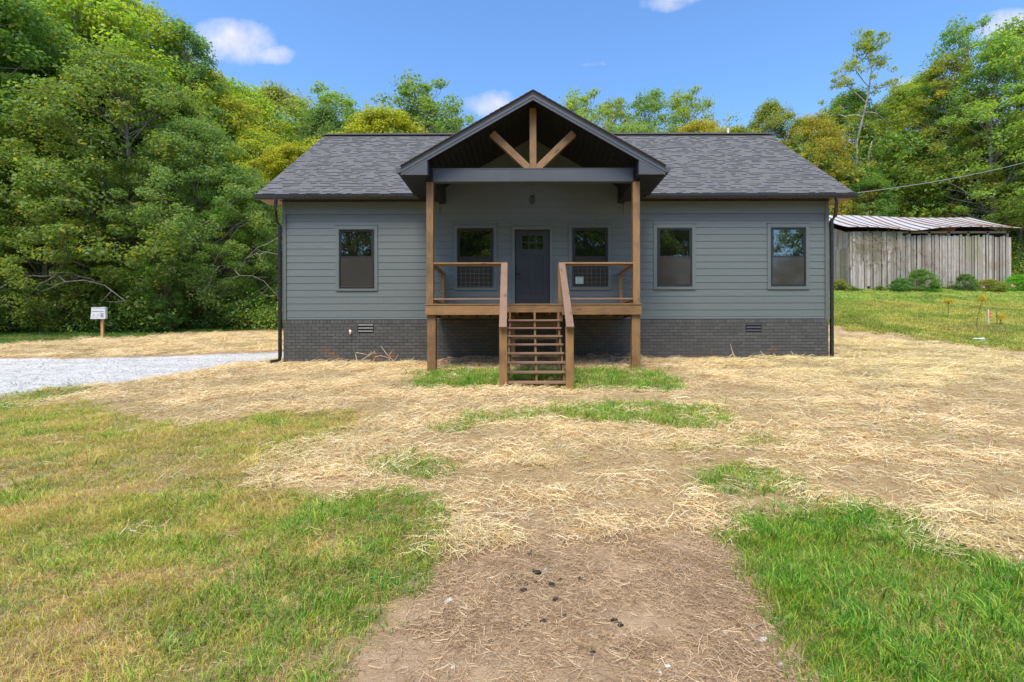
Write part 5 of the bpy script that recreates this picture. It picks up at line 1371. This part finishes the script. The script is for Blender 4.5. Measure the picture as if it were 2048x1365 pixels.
def scatter(name, variants, x, y, z, var, scl, tint, mat):
    Vs, Qs, Ts, Cs, src = [], [], [], [], []; b = 0
    for k, (V_, q, t, C) in enumerate(variants):
        Vs.append(V_ - np.array([0, 0, 50.])); Qs.append(q + b); Ts.append(t + b); Cs.append(C); src.append(np.full(len(V_), k + 1)); b += len(V_)
    n = len(x); Vs.append(np.stack([x, y, z], 1)); src.append(np.zeros(n, int)); nv = b
    V_ = np.concatenate(Vs); me = bpy.data.meshes.new(name)
    Q = np.concatenate(Qs); T = np.concatenate(Ts).astype(int)
    li = np.concatenate([Q.ravel(), T.ravel()]).astype(np.int32); lt = np.concatenate([np.full(len(Q), 4), np.full(len(T), 3)]).astype(np.int32); ls = np.concatenate([[0], np.cumsum(lt)[:-1]]).astype(np.int32)
    me.vertices.add(len(V_)); me.vertices.foreach_set('co', V_.astype(np.float32).ravel()); me.loops.add(len(li)); me.loops.foreach_set('vertex_index', li); me.polygons.add(len(lt)); me.polygons.foreach_set('loop_start', ls)
    me.update(calc_edges=True)
    def att(nm, typ, arr, key):
        a = me.attributes.new(nm, typ, 'POINT'); a.data.foreach_set(key, np.ascontiguousarray(arr).ravel())
    att('src', 'INT', np.concatenate(src).astype(np.int32), 'value')
    pad = lambda arr, w_: np.concatenate([np.zeros((nv, w_)), arr.reshape(n, w_)]).astype(np.float32)
    att('var', 'INT', np.concatenate([np.zeros(nv), var]).astype(np.int32), 'value')
    a = rng.uniform(0, 6.283, n); sl = (tz0(x, y + .3) - tz0(x, y - .3)) / .6; tx = np.arctan(sl)
    rot = np.stack([tx * np.cos(a), -tx * np.sin(a), a], 1)
    att('rot', 'FLOAT_VECTOR', pad(rot, 3), 'vector'); att('scl', 'FLOAT_VECTOR', pad(scl, 3), 'vector'); att('tint', 'FLOAT_VECTOR', pad(tint, 3), 'vector')
    ca = me.color_attributes.new('Col', 'FLOAT_COLOR', 'POINT'); cc = np.ones((len(V_), 4), np.float32); cc[:nv, :3] = np.clip(np.concatenate(Cs), 0, .95); ca.data.foreach_set('color', cc.ravel())
    me.materials.append(mat)
    o = bpy.data.objects.new(name, me); COL.objects.link(o); tag(o, kind='stuff')
    g = bpy.data.node_groups.new(name + '_scatter', 'GeometryNodeTree')
    g.interface.new_socket('Geometry', in_out='INPUT', socket_type='NodeSocketGeometry'); g.interface.new_socket('Geometry', in_out='OUTPUT', socket_type='NodeSocketGeometry')
    N_ = g.nodes; Lk = g.links.new; gi = N_.new('NodeGroupInput'); go = N_.new('NodeGroupOutput'); jn = N_.new('GeometryNodeJoinGeometry')
    def named(nm, typ):
        q_ = N_.new('GeometryNodeInputNamedAttribute'); q_.data_type = typ; q_.inputs['Name'].default_value = nm; return q_.outputs[0]
    def eq(sock, v):
        c = N_.new('FunctionNodeCompare'); c.data_type = 'INT'; c.operation = 'EQUAL'; ins_ = [s for s in c.inputs if s.type == 'INT']; Lk(sock, ins_[0]); ins_[1].default_value = v; return c.outputs[0]
    sp = N_.new('GeometryNodeSeparateGeometry'); sp.domain = 'POINT'; Lk(gi.outputs[0], sp.inputs[0]); Lk(eq(named('src', 'INT'), 0), sp.inputs[1])
    for k in range(len(variants)):
        sk = N_.new('GeometryNodeSeparateGeometry'); sk.domain = 'POINT'; Lk(gi.outputs[0], sk.inputs[0]); Lk(eq(named('src', 'INT'), k + 1), sk.inputs[1])
        tr = N_.new('GeometryNodeTransform'); tr.inputs['Translation'].default_value = (0, 0, 50); Lk(sk.outputs[0], tr.inputs[0])
        ip = N_.new('GeometryNodeInstanceOnPoints'); Lk(sp.outputs[0], ip.inputs['Points']); Lk(eq(named('var', 'INT'), k), ip.inputs['Selection']); Lk(tr.outputs[0], ip.inputs['Instance'])
        Lk(named('rot', 'FLOAT_VECTOR'), ip.inputs['Rotation']); Lk(named('scl', 'FLOAT_VECTOR'), ip.inputs['Scale']); Lk(ip.outputs[0], jn.inputs[0])
    Lk(jn.outputs[0], go.inputs[0])
    md = o.modifiers.new('scatter', 'NODES'); md.node_group = g
    return o
def usample(dens, y0, y1, l, r):
    """uniform density over the wedge of ground the camera sees"""
    n = int(dens * (r - l) * (y1 ** 2 - y0 ** 2) / 2); y = np.sqrt(rng.uniform(y0 ** 2, y1 ** 2, n)); x = y * rng.uniform(l, r, n) + rng.uniform(-.5, .5, n); return x, y
def cat_(parts): return tuple(np.concatenate(p) for p in zip(*parts))
GREENC = [(.17, .40, .030), (.11, .28, .028), (.28, .48, .05), (.42, .50, .07), (.13, .27, .09)]
YELC = [(.42, .50, .05), (.62, .58, .08), (.78, .64, .18), (.30, .40, .04), (.68, .44, .13)]
DRYC = [(.80, .62, .26), (.66, .46, .17), (.50, .32, .12), (.60, .58, .14), (.86, .72, .40)]
gv_ = [tuft_blades(15, .055, .035, .085, .0028, .0048, .5, GREENC, [3, 3, 3, 1, 1.5], 1),
       tuft_blades(15, .055, .030, .080, .0026, .0044, .55, YELC, [3, 2.4, 1.6, 2, 1], 2),
       tuft_blades(17, .060, .025, .080, .0022, .0038, .8, DRYC, [3, 2.5, 2, 1.5, 1.5], 3),
       tuft_blades(11, .045, .070, .150, .0036, .0062, .85, GREENC + [(.62, .58, .2)], [3, 2, 4, 2, 2.5, .8], 4),
       tuft_blades(18, .060, .030, .070, .0026, .0044, .6, GREENC[:2] + YELC[:2], [3, 3, 2, 1], 5),
       leaf_rosette(9, .034, [(.10, .26, .04), (.16, .34, .06), (.12, .27, .10)], 6),
       tuft_blades(10, .040, .060, .120, .0026, .0040, .35, DRYC + YELC[:2], [2, 2, 1, 2, 2, 3, 3], 7)]
parts = []
for (dn, y0, y1, l, r) in ((1350, 2.0, 4.5, -1.10, 1.03), (520, 4.5, 8.5, -1.12, 1.0), (230, 8.5, 15, -1.15, 1.0)):
    x, y = usample(dn, y0, y1, l, r)
    g, s_, gv, dd, ins, n1, n2 = zones(*zjit(x, y, .09))
    core_ = np.maximum.reduce([ins['porch'], ins['edge'] * .8, ins['right'], ins['spot3'] * .9, ins['spot2'] * .9, ins['strip'] * .85, ins['spot1'] * .6])
    p = np.maximum(core_, ins['lawn'] * (.80 + .2 * sstep(.4, .6, n1))) * (1 - ins['dirt'] * .93 * (1 - ins['right'])) * (gv < .5)
    p = np.maximum(p, .10 * sstep(.58, .70, n1) * (y > 5) * (1 - gv) * (1 - ins['dirt']))
    k = (rng.uniform(0, 1, len(x)) < p) & house_mask(x, y)
    x, y = x[k], y[k]; u = rng.uniform(0, 1, len(x)); ins = {a: b[k] for a, b in ins.items()}; core_ = core_[k]
    m1 = fbm(x * 1.3, y * 1.6, 301, 3); m2 = fbm(x * 4.5, y * 4.5, 303, 3); m3 = fbm(x * 1.7 + 5, y * 1.7, 305, 3)
    gl = np.maximum(core_, ins['lawn'] * sstep(-2.4, -.9, x) * (1 - sstep(4.0, 5.6, y)) * .75)
    gl = np.clip(gl + ins['lawn'] * (.04 + .42 * sstep(.48, .64, m3)), 0, 1)
    dry = np.clip(sstep(.44, .60, .5 * m1 + .5 * m2) * (1 - gl * .75) + .20 * (1 - .6 * core_), 0, 1)
    var = np.where(u < dry, 2, np.where(rng.uniform(0, 1, len(x)) < gl, np.where(m2 > .5, 0, 4), 1))
    v2 = rng.uniform(0, 1, len(x)); var = np.where((v2 < .13 * gl) & (m2 > .42), 3, var); var = np.where((v2 > .985) & (gl > .3), 5, var); var = np.where((v2 > .80) & (v2 < .975) & (rng.uniform(0, 1, len(x)) > gl), 6, var)
    sc = rng.uniform(.7, 1.25, len(x)) * (.72 + .6 * fbm(x * 3, y * 3, 307, 3)); sw = sc * (1 + .09 * np.clip(y - 3, 0, 12)); sh_ = sc * (1 - .15 * ins['lawn']) * (1 + .75 * ins['porch'] + .25 * ins['strip'])
    br = (.86 + .55 * m2) * rng.uniform(.8, 1.15, len(x))
    tint = np.stack([br * rng.uniform(.9, 1.12, len(x)), br, br * rng.uniform(.85, 1.1, len(x))], 1)
    parts.append((x, y, var, np.stack([sw, sw, sh_], 1), tint))
x, y, var, scl, tint = cat_(parts)
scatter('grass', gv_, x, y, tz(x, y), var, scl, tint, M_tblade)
# field to the right and the verge under the left woods
FY = [(.48, .45, .07), (.62, .52, .15), (.36, .40, .06), (.52, .36, .14)]; FG = [(.27, .38, .05), (.40, .44, .08), (.18, .28, .045)]
VB = [(.46, .29, .12), (.36, .22, .10), (.54, .38, .17)]; VG = [(.13, .25, .04), (.18, .32, .05), (.09, .18, .03)]
fv = [tuft_blades(22, .14, .04, .12, .008, .014, .7, FY, [3, 2, 2, 1], 11), tuft_blades(22, .14, .04, .13, .008, .014, .6, FG, [3, 2, 2], 12),
      tuft_blades(22, .14, .03, .08, .008, .014, .9, VB, [2, 2, 2], 13), tuft_blades(22, .14, .05, .14, .008, .014, .6, VG, [3, 2, 2], 14), leaf_rosette(14, .16, [(.12, .30, .04), (.20, .38, .06)], 15)]
x1_, y1_ = usample(120, 14, 31, .30, 1.10); x2_, y2_ = usample(75, 15, 29, -1.25, -.35)
x = np.concatenate([x1_, x2_]); y = np.concatenate([y1_, y2_])
g, s_, gv, dd, ins, n1, n2 = zones(*zjit(x, y, .10))
k = (((ins['field'] > .5) & (x > 0)) | ((ins['verge'] > .5) & (x < 0))) & house_mask(x, y) & barn_mask(x, y); x, y = x[k], y[k]
m1 = fbm(x * .5, y * .8, 311, 4); u = rng.uniform(0, 1, len(x)); left = x < 0
var = np.where(left, np.where((fbm(x * .3, y * 1.3, 315, 3) > .50) & (u < .75), 2, 3), np.where(u < .25 + .7 * sstep(.36, .56, m1), 0, 1)); var = np.where((~left) & (rng.uniform(0, 1, len(x)) < .14 * sstep(.4, .6, fbm(x * 1.1, y * 1.1, 319))), 2, var)
var = np.where((~left) & (y > 25.5) & (u > .6), 4, var); edge_ = (~left) & (y < 17.5) & (rng.uniform(0, 1, len(x)) < .35); var = np.where(edge_, 2, var)
sc = rng.uniform(.7, 1.3, len(x)); br = (.85 + .64 * fbm(x * 1.5, y * 1.5, 317)) * rng.uniform(.85, 1.15, len(x))
xb_ = rng.uniform(18.5, 32.5, 1500); yb_ = 29.9 - np.abs(rng.normal(0, .55, 1500)); hb_ = (.8 + 2.6 * sstep(.45, .7, fbm(xb_ * .9, yb_ * 0 + 3, 401, 3))) * (1.1 - (29.9 - yb_) * .4).clip(.3, 1.2)
n0_ = len(x); x = np.concatenate([x, xb_]); y = np.concatenate([y, yb_]); sc = np.concatenate([sc, np.full(1500, 1.1)]); m1 = np.concatenate([m1, (hb_ / 1.1 - .7) / .6]); var = np.concatenate([var, rng.choice([1, 3, 3, 4, 0], 1500)]); br = np.concatenate([br, rng.uniform(.5, 1.05, 1500)])
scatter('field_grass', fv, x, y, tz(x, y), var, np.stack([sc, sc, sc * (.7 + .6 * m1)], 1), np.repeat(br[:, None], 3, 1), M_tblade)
# tall dry clump round the stake
cx_, cy_ = ground(1968, 664); n = 1500; a = rng.normal(0, 1, (n, 2)); x = cx_ + a[:, 0] * 1.1; y = cy_ + a[:, 1] * .7
blades(x, y, rng.uniform(.06, .30, n) * np.exp(-(a ** 2).sum(1) * .18), rng.uniform(.008, .014, n), np.clip(rng.normal(.4, .2, n), .05, 1), pal(n, [(.50, .34, .17), (.30, .36, .08), (.58, .46, .20), (.20, .24, .06)], [2, 2, 1.5, 1]), M_blade, 'dry_weed_clump')


STC = [(.88, .67, .35), (.64, .42, .18), (.94, .80, .50), (.38, .23, .10), (.77, .54, .25)]
BRC = [(.56, .38, .21), (.70, .50, .29), (.36, .23, .12), (.80, .62, .39)]
sv = [tuft_strands(30, .15, .05, .15, .0026, .0042, .022, STC, [3, 2, 3, 1, 2], 21), tuft_strands(30, .15, .04, .13, .0024, .0040, .022, STC, [2, 3, 2, 2, 2], 22),
      tuft_strands(26, .14, .06, .20, .0028, .0046, .045, STC, [3, 2, 3.5, .6, 2], 23, .26), tuft_strands(30, .13, .03, .09, .0014, .0026, .010, BRC, [3, 2.5, 2, 1], 24), tuft_strands(34, .11, .02, .07, .0012, .0024, .012, BRC, [2, 2, 3, .5], 25),
      tuft_strands(60, .15, .012, .060, .0024, .0044, .012, STC, [2, 3, 2, 2.5, 2], 26)]
parts = []
for (dn, y0, y1, l, r) in ((150, 1.9, 5.5, -1.12, 1.05), (165, 5.5, 11, -1.15, 1.0), (120, 11, 23, -1.15, 1.02)):
    x, y = usample(dn, y0, y1, l, r)
    g, s_, gv, dd, ins, n1, n2 = zones(*zjit(x, y, .12)); gv0 = inpoly(GR['gravel'], *warp(x, y, .05))
    hol = fbm(x * 1.2, y * 2.0, 321, 4)
    p = s_ * (.55 + .6 * sstep(.36, .52, hol)) * (1 - ins['dirt'] * .97); p = np.maximum(p, ins['thin'] * .55 * (1 - ins['dirt'] * .6))
    p = np.maximum(p, .16 * np.maximum.reduce([ins['porch'] * .5, ins['strip'], ins['spot1'] * 2, ins['spot2'], ins['spot3'] * 1.5])); p = np.maximum(p, ins['lawn'] * .02 * (y > 4.5)) * (1 - .97 * ins['right']) * (1 - .85 * ins['lawn'])
    p = np.maximum(p, .6 * ((x > HX0) & (x < HX1) & (y > 12.4) & (y < 13.25) & (np.abs(x - .2) > 2.7)))
    p = p * (1 - gv0 * .985) * (1 - .75 * ((np.abs(x - .2) < 2.6) & (y > 12.1))) * np.where((y > 3.5) | (x > 2.2), 1, .06)
    k = (rng.uniform(0, 1, len(x)) < p) & house_mask(x, y); x, y, hol = x[k], y[k], hol[k]
    u = rng.uniform(0, 1, len(x)); var = np.where(u < .33, 0, np.where(u < .60, 1, np.where(u < .78, 2, 5))); sc = rng.uniform(.7, 1.15, len(x)) * (1 + .05 * np.clip(y - 5, 0, 12))
    fine_ = fbm(x * 5, y * 5, 323, 3); br = (.74 + .30 * sstep(.34, .56, hol)) * (.80 + .40 * fine_) * rng.uniform(.88, 1.1, len(x)); z = tz(x, y) + .03 * sstep(.5, .65, hol) * rng.uniform(0, 1, len(x))
    grn = 1 + .06 * sstep(3, 7, x) * sstep(7, 12, y)
    parts.append((x, y, z, var, np.stack([sc, sc, sc], 1), np.stack([br, br * grn * .99, br * rng.uniform(.9, 1.05, len(x))], 1)))
# brown thatch on the bare dirt and in the lawn
x, y = usample(430, 1.9, 5.6, -1.12, 1.0); g, s_, gv, dd, ins, n1, n2 = zones(*zjit(x, y, .08))
t1 = fbm(x * 2.6, y * 2.6, 331, 4); p = ins['dirt'] * (.06 + .85 * sstep(.45, .58, t1)) + ins['lawn'] * .22 + ins['thin'] * .35
k = rng.uniform(0, 1, len(x)) < p; x, y = x[k], y[k]; var = np.where(rng.uniform(0, 1, len(x)) < .5, 3, 4); sc = rng.uniform(.7, 1.3, len(x)); br = rng.uniform(.7, 1.1, len(x))
parts.append((x, y, tz(x, y), var, np.stack([sc, sc, sc], 1), np.stack([br, br, br], 1)))
# a few heaped drifts
for (a_, b_, n, rx_, ry_, hh) in ((2000, 1060, 130, .42, .22, .09), (950, 1085, 40, .16, .09, .04), (680, 900, 90, .5, .35, .05), (1080, 930, 22, .14, .08, .05), (1250, 885, 60, .5, .2, .04), (620, 940, 60, .35, .2, .05), (1960, 1085, 60, .3, .12, .06)):
    cx_, cy_ = ground(a_, b_); gx_ = rng.normal(0, 1, (n, 2)); x = cx_ + gx_[:, 0] * rx_; y = cy_ + gx_[:, 1] * ry_; z = tz(x, y) + hh * np.exp(-(gx_ ** 2).sum(1) / 2) * rng.uniform(0, 1, n)
    br = rng.uniform(.75, 1.05, n); parts.append((x, y, z, np.full(n, 2), np.full((n, 3), 1.0) * rng.uniform(.7, 1.1, (n, 1)), np.stack([br, br, br * .95], 1)))
x, y, z, var, scl, tint = cat_(parts)
scatter('straw_mulch', sv, x, y, z, var, scl, tint, M_tstraw)
print('points', len(x))
# gravel stones on the drive
x, y = sample(60000, 1.2, 7.5, 24, -1.35, -.30)
X_, Y_ = warp(x, y, .05); keep = inpoly(GR['gravel'], X_, Y_)
x, y = x[keep][:16000], y[keep][:16000]; N = len(x); r_ = rng.uniform(.010, .026, N); z = tz(x, y) - .028
o6 = np.array([(1, 0, 0), (0, 1, 0), (-1, 0, 0), (0, -1, 0), (0, 0, .7)])
V_ = (np.stack([x, y, z], 1)[:, None, :] + o6[None] * (r_[:, None] * rng.uniform(.7, 1.2, (N, 5)))[:, :, None]).reshape(-1, 3)
i0 = np.arange(N)[:, None] * 5; t = np.concatenate([i0 + np.array([[0, 1, 4]]), i0 + np.array([[1, 2, 4]]), i0 + np.array([[2, 3, 4]]), i0 + np.array([[3, 0, 4]])])
C = np.repeat(pal(N, [(.50, .49, .47), (.68, .67, .64), (.34, .34, .33)], [3, 2, 1]), 5, 0)
tag(link('gravel', np_mesh('gravel', V_, None, t, C), M_strawm), kind='stuff')
